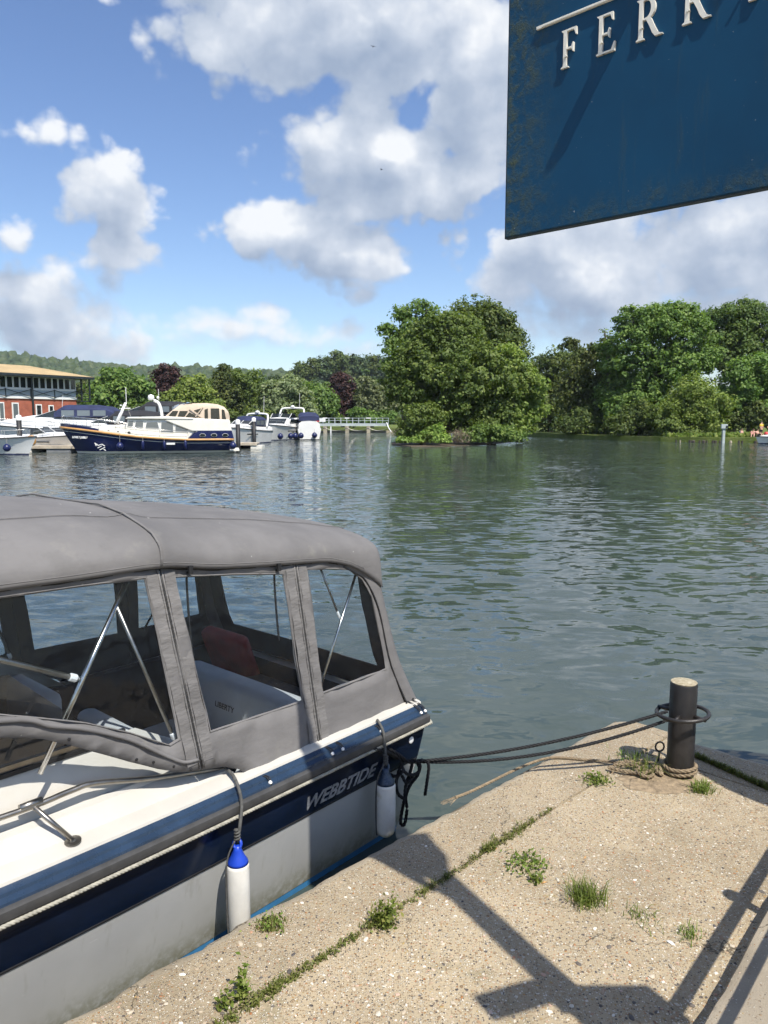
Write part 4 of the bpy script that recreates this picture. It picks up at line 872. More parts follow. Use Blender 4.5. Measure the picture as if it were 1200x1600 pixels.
# ------------------------------------------------------------------ the moored cabin cruiser
CR = thing('cabin_cruiser', 'grey and navy cabin cruiser with grey canvas canopy moored at the quay', 'boat', B(2.0, 1.1, 0))
def adopt(o, root=None):
    root = root or CR; o.parent = root; o.matrix_parent_inverse = Matrix.Translation(-root.location); return o
def bp(mb, name, mat, smooth=False, par=None, **k):
    o = mb.build(name, mat, None, smooth=smooth, **k)
    if par is None: return adopt(o)
    o.parent = par
    return o
LB = 6.4
def irail(f): return 0.0 if f < 2.6 else 1.1 * ((f - 2.6) / (LB - 2.6)) ** 2.1
def sheer(f): return 0.0 if f < 1.5 else 0.012 * (f - 1.5) ** 1.8
FS = [0.0, .15, .4, .8, 1.2, 1.6, 2.0, 2.4, 2.8, 3.2, 3.6, 4.0, 4.5, 5.0, 5.5, 5.9, 6.2, 6.38]
def strip(prof, name, mat, smooth='auto', rake=True, side=0, fs=FS):
    for sgn in ((0, 1) if side == 0 else (side - 1,)):
        secs = []
        for f in fs:
            s = []
            for (i, z) in prof:
                ii = min(1.1, i + irail(f)) if i < .9 else i; ff = f + (0.09 * max(0, (.75 - z)) / .6 if rake and f < .3 else 0) - (0.55 * max(0, .75 - z) * max(0, (f - 4.5) / 2))
                s.append(B(ff, ii if sgn == 0 else 2.2 - ii, z + sheer(f) * (1 if z > .3 else max(0, z / .3))))
            secs.append(s)
        bp(MB().loft(secs), name, mat, smooth)
strip([(.30, -.45), (.20, -.2), (.165, .04)], 'boot_stripe', 'boot_blue')
strip([(.162, .042), (.145, .10), (.10, .30), (.058, .505)], 'topside', 'hull_grey')
strip([(.060, .500), (.055, .502), (.054, .512), (.058, .514)], 'stripe_line', 'black_rubber')
strip([(.0555, .513), (.050, .53), (.030, .65), (.018, .735), (.018, .76)], 'navy_band', 'navy_gel')
strip([(.012, .752), (-.018, .757), (-.022, .775), (-.018, .795), (-.006, .803), (.006, .805)], 'rubbing_strake', 'rubber_grey')
strip([(.003, .803), (.006, .815), (.028, .828), (.032, .840), (.052, .852), (.056, .858)], 'gunwale', 'gunwale_blue')
strip([(.054, .856), (.058, .868), (.068, .872), (.135, .882)], 'coaming', 'white_gel', fs=[f for f in FS if f < 1.7])
DK = [(.054, .856), (.058, .868), (.068, .872), (.150, .886), (.158, .897), (.235, .945), (.243, .965), (.252, .968), (.256, .962), (.262, .964), (.268, .985), (.325, 1.12), (.345, 1.165), (.36, 1.18)]
fdk = [1.42, 1.5, 1.6, 1.8, 2.0, 2.4, 2.8, 3.2, 3.6, 4.0, 4.5, 5.0, 5.5, 5.9, 6.2, 6.38]
# port and starboard deck mouldings, then the cabin top forward of the windscreen
def deck(sg):
    ss = []
    for f in fdk:
        k = min(1, max(0, (f - 1.40) / .35)); ss.append([B(f, (lambda q: q if sg == 0 else 2.2 - q)(min(1.1, i + irail(f))), (z if z < .9 else .9 + (z - .9) * k) - max(0, f - 4.2) * .10 * (z > .9) + sheer(f)) for i, z in DK])
    bp(MB().loft(ss), 'deck', 'white_gel', 'auto')
deck(0); deck(1)
ss = []
for f in [x for x in fdk if x >= 2.8]:
    z = 1.18 - max(0, f - 4.2) * .10 + sheer(f); a = min(1.1, .355 + irail(f)); ss.append([B(f, a + (2.2 - 2 * a) * t, z + .06 * math.sin(math.pi * t)) for t in np.linspace(0, 1, 9)])
bp(MB().loft(ss), 'cabin_top', 'white_gel', True)
# transom
tz = [(-.3, .30), (.04, .165), (.30, .10), (.51, .055), (.75, .018), (.87, .07)]
poly = [B(.012 + .09 * max(0, .75 - z) / .6, i, z) for z, i in tz]; poly2 = [B(.012 + .09 * max(0, .75 - z) / .6, 2.2 - i, z) for z, i in tz]
bp(MB().loft([[a, b] for a, b in zip(poly, poly2)]), 'transom', 'navy_gel')
bp(MB().loft([[B(-.02, .02, .80), B(-.02, 2.18, .80)], [B(-.022, .02, .755), B(-.022, 2.18, .755)], [B(.012, .02, .75), B(.012, 2.18, .75)]]), 'transom_strake', 'rubber_grey')
bp(MB().loft([[B(.0, .02, .802), B(.0, 2.18, .802)], [B(.03, .05, .856), B(.03, 2.15, .856)], [B(.04, .06, .872), B(.04, 2.14, .872)], [B(.14, .13, .882), B(.14, 2.07, .882)]]), 'transom_coaming', 'white_gel')
bp(MB().lathe([(.05, 0), (.055, .05), (.045, .10), (0, .115)], 14, B(.0, .28, .60), -BF.to_3d()), 'stern_fitting', 'stern_wood', 'auto')
bp(MB().lathe([(.022, 0), (.022, .004), (.012, .008), (.0, .009)], 14, B(.13, .028, .665), (-BN).to_3d()), 'drain_cap', 'white_paint', 'auto')
# rope laid along the strake
rp = [B(f, -.014 + irail(f), .741 + sheer(f)) for f in np.linspace(-.02, 5.6, 90)]; rp = [B(-.045, .10, .742), B(-.045, .02, .742)] + rp
o = rope(rp, .0098, .050, 3, 6).build('strake_rope', 'rope_white', None, smooth=True, fix=False); adopt(o)
# name on the navy band
def letters(o, parent, mpi):
    """turn a text into one mesh per letter"""
    dg = bpy.context.evaluated_depsgraph_get(); me = bpy.data.meshes.new_from_object(o.evaluated_get(dg)); bm = bmesh.new(); bm.from_mesh(me); bmesh.ops.remove_doubles(bm, verts=bm.verts, dist=1e-6)
    seen = set(); mat = o.data.materials[0]; out = []
    for v0 in bm.verts:
        if v0 in seen: continue
        st = [v0]; isl_ = []; seen.add(v0)
        while st:
            v = st.pop(); isl_.append(v)
            for e in v.link_edges:
                w = e.other_vert(v)
                if w not in seen: seen.add(w); st.append(w)
        ix = {v: k for k, v in enumerate(isl_)}; fs = {f for v in isl_ for f in v.link_faces}
        m2 = bpy.data.meshes.new('letter'); m2.from_pydata([v.co[:] for v in isl_], [], [[ix[v] for v in f.verts] for f in fs]); m2.materials.append(mat)
        q = bpy.data.objects.new('letter', m2); COL.objects.link(q); q.matrix_basis = o.matrix_basis.copy(); q.parent = parent; q.matrix_parent_inverse = mpi; out.append(q)
    bm.free(); bpy.data.objects.remove(o); return out
def text_obj(txt, size, mat, X, Y, loc, name, parent, shear=0.0, ext=0.0012, sx=1.0, bold=0.0):
    cu = bpy.data.curves.new(name, 'FONT'); cu.body = txt; cu.size = size; cu.shear = shear; cu.extrude = ext; cu.offset = bold; cu.materials.append(MAT[mat])
    o = bpy.data.objects.new(name, cu); COL.objects.link(o); X = Vector(X).normalized(); Y = Vector(Y); Y = (Y - X * Y.dot(X)).normalized(); Z = X.cross(Y)
    M = Matrix(((X.x, Y.x, Z.x, loc[0]), (X.y, Y.y, Z.y, loc[1]), (X.z, Y.z, Z.z, loc[2]), (0, 0, 0, 1))) @ Matrix.Diagonal((sx, 1, 1, 1)); o.matrix_basis = M
    return letters(o, parent, Matrix.Translation(-parent.location))
up = (-BN).to_3d() * .17 + Vector((0, 0, 1))
text_obj('WEBBTIDE', .112, 'letter_silver', -BF.to_3d(), up, B(1.02, .0455, .548), 'name_lettering', CR, .35, .001, 1.05, .0025)
# ---- canopy
EF = [.18, .278, .339, .494, .67, .889, 1.122, 1.427, 1.696, 1.82, 2.119, 2.428, 3.3]; EZ = [1.62, 1.655, 1.716, 1.80, 1.851, 1.871, 1.891, 1.923, 1.972, 1.977, 1.979, 1.988, 1.985]
def ze(f): return float(np.interp(f, EF, EZ))
def zs(f): return float(np.interp(f, [.18, .27, .5, .8, 3.4], [1.845, 1.872, 1.915, ze(.8) + .088, ze(3.3) + .10])) if f < .8 else ze(f) + .092
def zc(f): return float(np.interp(f, [.2, .45, 1.0, 1.5, 1.72, 2.0, 2.6, 3.3], [1.985, 2.04, 2.135, 2.195, 2.212, 2.262, 2.285, 2.25]))
def iside(z): return .10 + .10 * (z - .82)
def roof_section(f, dz=0.0, df=0.0):
    b, s, c = ze(f) - .004, zs(f), zc(f); fold = math.exp(-((f - 1.72) / .05) ** 2); i0 = iside(b) - .022 - .012 * fold; out = []
    prof = [(i0, b), (i0 - .004, b + (s - b) * .35), (i0 + .004, b + (s - b) * .75), (i0 + .022, s), (i0 + .07, s + (c - s) * .30), (i0 + .16, s + (c - s) * .52), (i0 + .32, s + (c - s) * .74), (i0 + .55, s + (c - s) * .92), (1.1, c)]
    prof = [(i, z + .014 * fold * (k > 1) * (k < 8)) for k, (i, z) in enumerate(prof)]
    cz = lambda i, k: (.006 * math.exp(-((f - 1.72) / .16) ** 2) * math.sin(i * 21 + f * 17) + .004 * math.exp(-((f - .45) / .15) ** 2) * math.sin(i * 17 - f * 23)) * (1 if 1 < k < 8 else 0)
    prof = [(i, z + cz(i, k)) for k, (i, z) in enumerate(prof)]
    for (i, z) in prof: out.append(B(f + df, i, z + dz * (z - b > .02)))
    return out + [B(f + df, 2.2 - i, z + dz * (z - b > .02)) for i, z in prof[-2::-1]]
fst = [.245, .27, .32, .40, .5] + [.58 + .08 * k for k in range(13)] + [1.60, 1.64, 1.67, 1.70, 1.72, 1.74, 1.77, 1.81, 1.86] + [1.94 + .1 * k for k in range(14)]
secs = [roof_section(f) for f in fst]
aft = [B(.232, iside(1.62) - .02 + (2.2 - 2 * (iside(1.62) - .02)) * t, 1.60 + .0 * t) for t in np.linspace(0, 1, 17)]
mid = []
for a, b_ in zip(aft, secs[0]):
    mid.append(Vector((a.x, a.y, 0)).lerp(Vector((b_.x, b_.y, 0)), .5) + Vector((0, 0, min(b_.z, max(1.62, b_.z - .035)))))
lowq = [Vector((m.x, m.y, min(m.z, 1.80))) for m in mid]
secs = [lowq, mid] + secs
o = bp(MB().loft(secs), 'canopy_roof', 'canvas_grey', True); sm = o.modifiers.new('round', 'SUBSURF'); sm.levels = sm.render_levels = 1; so = o.modifiers.new('thick', 'SOLIDIFY'); so.thickness = .004
roof = o
bp(MB().tube([roof_section(1.735)[k] + Vector((0, 0, .004)) for k in range(0, 17)], .006, 6), 'roof_piping', 'canvas_seam', True)
for i_k in (6, 10): bp(MB().tube([roof_section(f)[i_k] + Vector((0, 0, .0015)) for f in fst], .0022, 4), 'roof_seam', 'canvas_seam', True)
hem = [roof_section(f)[0] + Vector((0, 0, .024)) - BN.to_3d() * .0015 for f in fst[3:]]; bp(MB().tube(hem, .0022, 5), 'hem_stitching', 'canvas_seam', True)

def fill(outer, holes):
    bm = bmesh.new(); E_ = []
    for lp in [outer] + holes:
        vs_ = [bm.verts.new((x, y, 0)) for x, y in lp]; E_ += [bm.edges.new((vs_[k], vs_[(k + 1) % len(vs_)])) for k in range(len(vs_))]
    bmesh.ops.triangle_fill(bm, use_beauty=True, use_dissolve=False, edges=E_)
    for _ in range(2):
        lng = [e for e in bm.edges if e.calc_length() > .10]
        if lng: bmesh.ops.subdivide_edges(bm, edges=lng, cuts=1); bmesh.ops.triangulate(bm, faces=[f for f in bm.faces if len(f.verts) > 3])
    bm.verts.ensure_lookup_table(); out = ([(v.co.x, v.co.y) for v in bm.verts], [tuple(v.index for v in f.verts) for f in bm.faces]); bm.free(); return out
def panel(name, outer, window, sg, bulge=.012):
    P = [(f, z) for f, z in outer]; v, fc = fill(P, [window] if window else [])
    def w3(f, z, out=0.0): i = iside(z) - out; return B(f, i if sg == 0 else 2.2 - i, z)
    wig = lambda f, z: bulge * math.sin((f * 7.3 + z * 3.1)) * math.sin(z * 9 + f * 2) * .5 + .004 * math.sin(f * 31 + z * 9)
    ed = set(); 
    if window: ed = {(round(a, 4), round(b, 4)) for a, b in window}
    o = bp(MB().add([w3(f, z, 0 if (round(f, 4), round(z, 4)) in ed else wig(f, z)) for f, z in v], fc), name, 'canvas_grey', True); s_ = o.modifiers.new('thick', 'SOLIDIFY'); s_.thickness = .004; s_.offset = 0
    if sg == 1:
        bp(MB().add([w3(f, z, -.014 + wig(f, z)) for f, z in v], fc), 'panel_shade', 'cockpit_dark', True, par=o)  # black sheet standing in for the unlit inner side of the canvas
    if window:
        n = len(window); c = (sum(a for a, _ in window) / n, sum(b for _, b in window) / n); rings = []
        for k in (1.012, .7, .35, .02): rings.append([w3(c[0] + (a - c[0]) * k, c[1] + (b - c[1]) * k, -.002) for a, b in window])
        bp(MB().loft(rings, closed=True), 'window', 'clear_vinyl', True, par=o)
        bp(MB().tube([w3(c[0] + (a - c[0]) * 1.02, c[1] + (b - c[1]) * 1.02, .003) for a, b in window], .0035, 5, closed=True), 'window_seam', 'canvas_seam', True, par=o)
    return o
top1 = [(3.2, 1.985), (2.428, 1.99), (2.119, 1.98), (1.82, 1.98), (1.735, 1.97)]
W1 = [(3.05, 1.94), (2.432, 1.95), (2.1, 1.94), (1.809, 1.927), (1.76, 1.56), (1.713, 1.165), (1.765, 1.154), (1.956, 1.274), (2.144, 1.374), (2.29, 1.434), (2.476, 1.508), (3.05, 1.60)]
P1 = top1 + [(1.665, 1.45), (1.605, .975), (1.699, .998), (1.83, 1.06), (1.969, 1.143), (2.163, 1.265), (2.324, 1.358), (2.485, 1.415), (3.2, 1.52)]
W2 = [(1.652, 1.908), (1.32, 1.868), (1.003, 1.823), (.972, 1.47), (.942, 1.129), (1.24, 1.138), (1.531, 1.147), (1.59, 1.52)]
P2 = [(1.732, 1.972), (1.427, 1.925), (1.122, 1.893), (.914, 1.872), (.875, 1.35), (.836, .833), (.95, .80), (1.073, .790), (1.19, .79), (1.288, .805), (1.388, .905), (1.474, .945), (1.602, .975), (1.662, 1.45)]
W3 = [(.824, 1.82), (.66, 1.80), (.497, 1.771), (.402, 1.699), (.331, 1.584), (.29, 1.36), (.254, 1.134), (.52, 1.132), (.783, 1.132), (.80, 1.47)]
P3 = [(.911, 1.872), (.67, 1.852), (.551, 1.82), (.45, 1.76), (.374, 1.699), (.282, 1.509), (.206, 1.138), (.058, .815), (.3, .81), (.546, .80), (.833, .822), (.872, 1.35)]
for sg in (0, 1):
    for nm, P_, W_ in (('front_side_panel', P1, W1), ('middle_side_panel', P2, W2), ('aft_side_panel', P3, W3)): panel(nm, P_, W_, sg)
    w3 = lambda f, z, out=0.0: B(f, (iside(z) - out) if sg == 0 else 2.2 - (iside(z) - out), z)
    # zips and flaps
    for (fa, za, fb, zb_) in ((1.731, 1.962, 1.601, .985), (.912, 1.87, .836, .84)):
        for d_ in (-.010, .0, .010): bp(MB().tube([w3(fa + (fb - fa) * t + d_, za + (zb_ - za) * t, .006) for t in np.linspace(0, 1, 12)], .0028 if d_ == 0 else .0055, 6), 'zip', 'rubber_grey' if d_ == 0 else 'canvas_seam', True)
        for d_ in (.045, -.045): bp(MB().loft([[w3(fa + (fb - fa) * t + d_ - .028, za + (zb_ - za) * t, .0075 + .0025 * math.sin(t * 44)), w3(fa + (fb - fa) * t + d_ + .028, za + (zb_ - za) * t, .0075 + .0025 * math.sin(t * 44 + .6))] for t in np.linspace(.02, .97, 60)]), 'zip_flap', 'canvas_seam', True)
    # rolled cuff over the windscreen
    cuff = [(3.2, 1.575), (2.476, 1.482), (2.29, 1.405), (2.144, 1.345), (1.956, 1.24), (1.80, 1.12), (1.70, 1.05), (1.62, 1.035)]
    sp = smoothpts([w3(f, z, .008) for f, z in cuff], 5); bp(MB().tube(sp, [.0135 - .006 * k / len(sp) for k in range(len(sp))], 8), 'rolled_cuff', 'canvas_grey', True)
    for f, z in ((2.22, 1.325), (1.93, 1.14), (1.85, 1.10), (1.75, 1.045), (1.66, 1.0)): bp(MB().lathe([(.007, 0), (.007, .003), (0, .006)], 10, w3(f, z, .003), (-BN if sg == 0 else BN).to_3d()), 'snap', 'black_rubber', 'auto')
    # aft corner
    al = [(.551, 1.80), (.45, 1.745), (.374, 1.690), (.282, 1.509), (.206, 1.138), (.058, .815)]; a2 = [(.40, 1.815), (.33, 1.79), (.272, 1.74), (.222, 1.498), (.135, 1.163), (-.030, .824)]
    L1 = smoothpts([w3(f, z, .004) for f, z in al], 5); L2 = smoothpts([w3(f, z, .012) for f, z in a2], 5); L3 = smoothpts([w3(f - .012, z, -.05) for f, z in a2], 5)
    bp(MB().loft([[a, a.lerp(b, .5) - (BN if sg == 0 else -BN).to_3d() * .006, b, c] for a, b, c in zip(L1, L2, L3)]), 'corner_panel', 'canvas_grey', True)
    bp(MB().tube([p + (-BN if sg == 0 else BN).to_3d() * .002 for p in L1], .0055, 6), 'corner_piping', 'black_rubber', True)
    for f, z in ((.10, .875), (.035, .885)): bp(MB().lathe([(.008, 0), (.008, .003), (0, .006)], 10, w3(f, z, .014), (-BN if sg == 0 else BN).to_3d()), 'snap', 'black_rubber', 'auto')
# black strip standing in for the dark gap under the valance
for sg in (0, 1):
    bp(MB().tube([B(f, (iside(ze(f)) + .004) if sg == 0 else 2.2 - iside(ze(f)) - .004, ze(f) - .008) for f in np.linspace(.5, 3.2, 40)], .010, 6), 'valance_gap', 'black_rubber', True)
# stern curtain
def aftp(i, z): f = float(np.interp(z, [.82, 1.163, 1.498, 1.80], [-.028, .13, .212, .245])); return B(f, i, z)
out_ = [(i, z) for i, z in ((.16, .83), (1.1, .85), (2.04, .83), (2.0, 1.3), (1.97, 1.79), (1.1, 1.90), (.23, 1.79), (.20, 1.3))]; win_ = [(.34, 1.06), (1.1, 1.07), (1.86, 1.06), (1.85, 1.4), (1.82, 1.74), (1.1, 1.83), (.38, 1.74), (.35, 1.4)]
v, fc = fill(out_, [win_]); o = bp(MB().add([aftp(i, z) for i, z in v], fc), 'stern_curtain', 'canvas_grey', True); s_ = o.modifiers.new('thick', 'SOLIDIFY'); s_.thickness = .003
bp(MB().add([aftp(i, z) + BF.to_3d() * .012 for i, z in v], fc), 'panel_shade', 'cockpit_dark', True, par=o)  # black sheet again, painting the shade inside the stern curtain
c = (1.1, 1.4); bp(MB().loft([[aftp(c[0] + (a - c[0]) * k, c[1] + (b - c[1]) * k) for a, b in win_] for k in (1.01, .7, .35, .02)], closed=True), 'window', 'clear_vinyl', True, par=o)
# frame tubes seen through the windows
ins = lambda f, z, d=.05: B(f, iside(z) + d, z)
for nm, a, b_, r_, mt in (('canopy_bow', (1.86, 1.93), (2.33, 1.20), .011, 'steel'), ('canopy_strut', (2.75, 1.86), (2.135, 1.545), .013, 'dull_steel'), ('canopy_strut', (1.93, 1.83), (1.70, 1.14), .009, 'dull_steel'), ('canopy_bow', (.40, 1.72), (.765, 1.12), .008, 'steel'), ('canopy_strut', (.69, 1.83), (.56, 1.50), .006, 'dull_steel')):
    for sg in (0, 1):
        p0, p1 = ins(*a), ins(*b_)
        if sg: p0, p1 = B(a[0], 2.2 - iside(a[1]) - .05, a[1]), B(b_[0], 2.2 - iside(b_[1]) - .05, b_[1])
        bp(MB().tube([p0, p1], r_, 10), nm, mt, True)
        if 'strut' in nm: bp(MB().lathe([(r_ * .9, -.02), (r_ * 1.35, -.015), (r_ * 1.35, .012), (.004, .03)], 10, p1 - (p1 - p0).normalized() * .02, (p1 - p0)), 'joint', 'white_paint', 'auto')
for f in (1.585, 1.045):
    bp(MB().box((-.011, -.006, -.02), (.011, .006, .02), Matrix.Translation(B(f, iside(1.9) - .03, ze(f) - .012)) @ Matrix.Rotation(math.atan2(BF.y, BF.x), 4, 'Z')), 'strap_buckle', 'black_rubber')
    bp(MB().tube(smoothpts([B(f, iside(1.9) - .018, ze(f) - .03), B(f - .01, iside(1.8) + .03, ze(f) - .06), B(f - .02, iside(1.6) + .05, 1.62), B(f - .035, iside(1.5) + .06, 1.46)], 4), .006, 5), 'strap', 'black_rubber', True)
# elastic loops and buttons along the gunwale
for f, zt in ((1.30, .825), (.86, .835), (.78, .835), (.46, .82), (.085, .86), (.045, .86)):
    bt = B(f - .03, .010, .822); bp(MB().lathe([(.0095, -.002), (.0095, .006), (.005, .009), (0, .0095)], 12, bt, ((-BN).to_3d() + Vector((0, 0, .8)))), 'button', 'white_paint', 'auto')
    bp(MB().tube(smoothpts([bt + Vector((0, 0, -.010)) - BN.to_3d() * .006, B(f - .022, .03, .848), B(f, .085, zt + .02), B(f - .006, .088, zt + .022), B(f - .035, .028, .848), bt + Vector((.004, 0, -.010)) - BN.to_3d() * .007], 4), .0028, 5), 'elastic_loop', 'black_rubber', True)
# windscreen side glass, frame and interior
for sg in (0, 1):
    g = lambda f, i, z: B(f, i if sg == 0 else 2.2 - i, z)
    bp(MB().add([g(1.93, .355, 1.165), g(3.1, .36, 1.20), g(3.0, .42, 1.62), g(2.35, .40, 1.58)], [(0, 1, 2, 3)]), 'windscreen_glass', 'boat_glass')
    bp(MB().bar(g(1.86, .352, 1.185), g(3.15, .352, 1.205), .022, .030), 'windscreen_frame', 'dull_steel'); bp(MB().bar(g(1.86, .340, 1.165), g(3.15, .340, 1.185), .020, .020), 'windscreen_seal', 'black_rubber')
bp(MB().add([B(3.1, .36, 1.20), B(3.35, 1.1, 1.24), B(3.1, 1.84, 1.20), B(2.9, 1.75, 1.66), B(3.05, 1.1, 1.70), B(2.9, .45, 1.66)], [(0, 1, 4, 5), (1, 2, 3, 4)]), 'windscreen_glass', 'boat_glass')
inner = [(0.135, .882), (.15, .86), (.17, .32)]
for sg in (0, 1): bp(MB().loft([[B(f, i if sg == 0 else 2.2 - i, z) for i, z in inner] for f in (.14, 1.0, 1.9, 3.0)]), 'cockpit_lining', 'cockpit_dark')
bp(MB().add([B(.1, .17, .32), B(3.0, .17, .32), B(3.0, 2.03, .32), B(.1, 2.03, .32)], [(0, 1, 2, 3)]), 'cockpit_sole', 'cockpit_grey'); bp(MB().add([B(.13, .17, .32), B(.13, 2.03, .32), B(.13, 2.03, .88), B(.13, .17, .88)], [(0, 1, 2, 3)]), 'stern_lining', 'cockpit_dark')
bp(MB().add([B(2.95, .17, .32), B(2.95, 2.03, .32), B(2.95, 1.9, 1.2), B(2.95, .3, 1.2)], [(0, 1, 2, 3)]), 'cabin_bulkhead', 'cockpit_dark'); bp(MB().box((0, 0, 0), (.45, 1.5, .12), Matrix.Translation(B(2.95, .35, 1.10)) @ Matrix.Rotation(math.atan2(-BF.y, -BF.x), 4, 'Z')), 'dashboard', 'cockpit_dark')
def rbox(f0, f1, i0, i1, z0, z1, name, mat, r=.03):
    M = Matrix.Translation(B(0, 0, 0)) @ Matrix(((BF.x, BN.x, 0, 0), (BF.y, BN.y, 0, 0), (0, 0, 1, 0), (0, 0, 0, 1))); o = bp(MB().box((f0, i0, z0), (f1, i1, z1), M), name, mat, True); b_ = o.modifiers.new('soft', 'BEVEL'); b_.width = r; b_.segments = 3; return o
rbox(.62, .80, .22, 1.55, .32, .985, 'bench_back', 'seat_grey', .05); rbox(.80, 1.35, .22, 1.55, .32, .62, 'bench_seat', 'seat_grey', .04)
rbox(.58, .82, .19, .30, .34, .99, 'bench_cover', 'white_gel', .05)
rbox(1.75, 2.25, .45, .95, .32, .72, 'helm_seat', 'seat_grey', .05); rbox(1.70, 1.82, .45, .95, .66, 1.12, 'helm_seat_back', 'seat_grey', .05); rbox(1.75, 2.25, 1.3, 1.85, .32, .72, 'mate_seat', 'seat_grey', .05); rbox(1.70, 1.82, 1.3, 1.85, .66, 1.10, 'mate_seat_back', 'seat_grey', .05)
rbox(.18, .52, .75, 1.45, .32, .80, 'engine_box', 'cockpit_dark', .05); rbox(.2, .5, .25, .6, .32, .86, 'stern_locker', 'teak', .02)
text_obj('LIBERTY', .055, 'cockpit_dark', -BN.to_3d(), (0, 0, 1), B(.806, 1.12, .80), 'seat_print', CR, .2, .0008)
M_ = Matrix.Translation(B(.30, 1.62, .92)) @ Matrix(((BF.x, BN.x, 0, 0), (BF.y, BN.y, 0, 0), (0, 0, 1, 0), (0, 0, 0, 1))) @ Matrix.Rotation(.35, 4, 'Y')
cu_ = put(MB().box((-.06, -.24, -.19), (.06, .24, .19), M_).build('seat_cushion', 'red_cloth', smooth=True), 'dark red cushion propped inside the stern of the grey cruiser', 'cushion'); b_ = cu_.modifiers.new('soft', 'BEVEL'); b_.width = .05; b_.segments = 4
# handrail on the side deck
hr = smoothpts([B(1.36, .17, .875), B(1.44, .19, .90), B(1.8, .215, .975), B(2.08, .22, 1.055), B(2.2, .22, 1.062), B(2.5, .22, 1.062), B(3.6, .22 + irail(3.6), 1.10), B(5.2, .18 + irail(5.2), 1.2)], 5)
rail = bp(MB().tube(hr, .0125, 10), 'handrail', 'dull_steel', True)
for f in (2.36, 4.0):
    j = B(f, .22 + irail(f), 1.06 + sheer(f)); bs = B(f - .12, .118 + irail(f), .888 + sheer(f))
    bp(MB().tube([j, bs], .0105, 10), 'stanchion', 'dull_steel', True); bp(MB().lathe([(.034, 0), (.034, .004), (.014, .007), (.012, .012)], 18, bs - Vector((0, 0, .004)), (0, -.15, 1)), 'stanchion_foot', 'dull_steel', 'auto'); bp(MB().tube([j - BF.to_3d() * .045, j + BF.to_3d() * .045], .0165, 10), 'rail_tee', 'dull_steel', True)
# ---- fenders
def fender(f, label, top, bot, r, ropepts, ropemat, i=-.062, eye='fender_blue'):
    L = top - bot; t = thing('fender', label, 'fender', B(f, i, bot), 0, 'cylindrical fenders of the grey cruiser')
    MB().lathe([(0, .0), (r * .5, .004), (r * .85, .022), (r, .05), (r, L * .5), (r, L - .075), (r * .93, L - .055)], 26).build('body', 'fender_white', t, smooth=True)
    MB().lathe([(r * .945, L - .058), (r * .88, L - .045), (r * .62, L - .022), (r * .38, L + .01), (r * .34, L + .028), (0, L + .034)], 26).build('end_cap', eye, t, smooth=True)
    MB().tube([Vector((math.cos(a * .5236) * .018, math.sin(a * .5236) * .010, L + .038 + math.sin(a * .5236) * .018)) for a in range(12)], .008, 6, closed=True).build('eye', eye, t, smooth=True)
    k = Vector(t.location); pts = smoothpts([p - k for p in ropepts] + [Vector((0, 0, L + .05))], 5); MB().tube(pts, .0085, 7).build('lanyard', ropemat, t, smooth=True, fix=False)
    MB().tube([Vector((.012 * math.cos(a * .9), .012 * math.sin(a * .9), L + .055 + a * .0022)) for a in range(28)], .0055, 6).build('lanyard_knot', ropemat, t, smooth=True, fix=False)
    MB().tube(smoothpts([Vector((-.01, -.01, L + .06)), Vector((-r * .75, -r * .4, L - .01)), Vector((-r * .95, -r * .5, L - .10)), Vector((-r * .98, -r * .45, L * .35)), Vector((-r * .9, -r * .5, .02))], 5), .0045, 5).build('tail', ropemat, t, smooth=True, fix=False)
fender(1.535, 'white fender with bright blue cap hanging beside the hull nearest the camera', .600, .165, .054, [B(1.43, .17, .915), B(1.45, .06, .895), B(1.475, -.022, .815), B(1.515, -.058, .72)], 'rope_dark')
fender(.47, 'shaded white fender with blue cap hanging under the stern rope tangle', .600, .215, .058, [B(.42, .05, .88), B(.43, .0, .84), B(.44, -.025, .79), B(.462, -.055, .68)], 'rope_dark', eye='gunwale_blue')  # cap coloured darker than its twin to paint in the shade there
MB().tube([hr[3] + Vector((.018 * math.cos(a * .8), .018 * math.sin(a * .8), .002 * a - .02)) for a in range(20)], .006, 6).build('lanyard_hitch', 'rope_dark', rail, smooth=True, fix=False)
HAZE = 0.00012

# ------------------------------------------------------------------ the blue Dutch cruiser across the water
DL = 56.0; KL = DL / FPX
LV0 = at(235, 709.5); LV0.y = DL + 1.9; LV0.x = (239 - 600) / FPX * (DL + 1.9)
LV = thing('motor_cruiser', 'navy hulled motor cruiser with cream canopy and gold rubbing strake', 'boat', (LV0.x, LV0.y, 0), R(12))
lx = lambda px: (px - 235) * KL; lz = lambda py: (709.8 - py) * KL
ST = [98, 101, 106, 114, 126, 142, 160, 185, 215, 250, 293, 330, 355, 364]
HB = [.04, .22, .5, .85, 1.22, 1.52, 1.72, 1.86, 1.92, 1.92, 1.90, 1.86, 1.80, 1.76]
SHY = np.interp(ST, [98, 130, 173, 200, 240, 293, 366], [668.5, 671.5, 677, 681.5, 685, 688, 688])
def lv_pt(k, z, sgn=-1, out=0.0):
    zs_ = lz(SHY[k]); t = max(-.2, min(1.2, z / zs_)); bw = max(0, (150 - ST[k]) / 52) ** 1.2 if ST[k] < 150 else 0
    w = HB[k] * (0.62 + .38 * min(1, max(0, t)) ** .7) if ST[k] > 200 else HB[k] * (max(.0, .62 - .62 * bw) + (.38 + .62 * bw) * max(0, t) ** (.7 + .5 * bw))
    return Vector((lx(ST[k]) + 1.15 * bw * (1 - min(1, t)), sgn * (w + out), z))
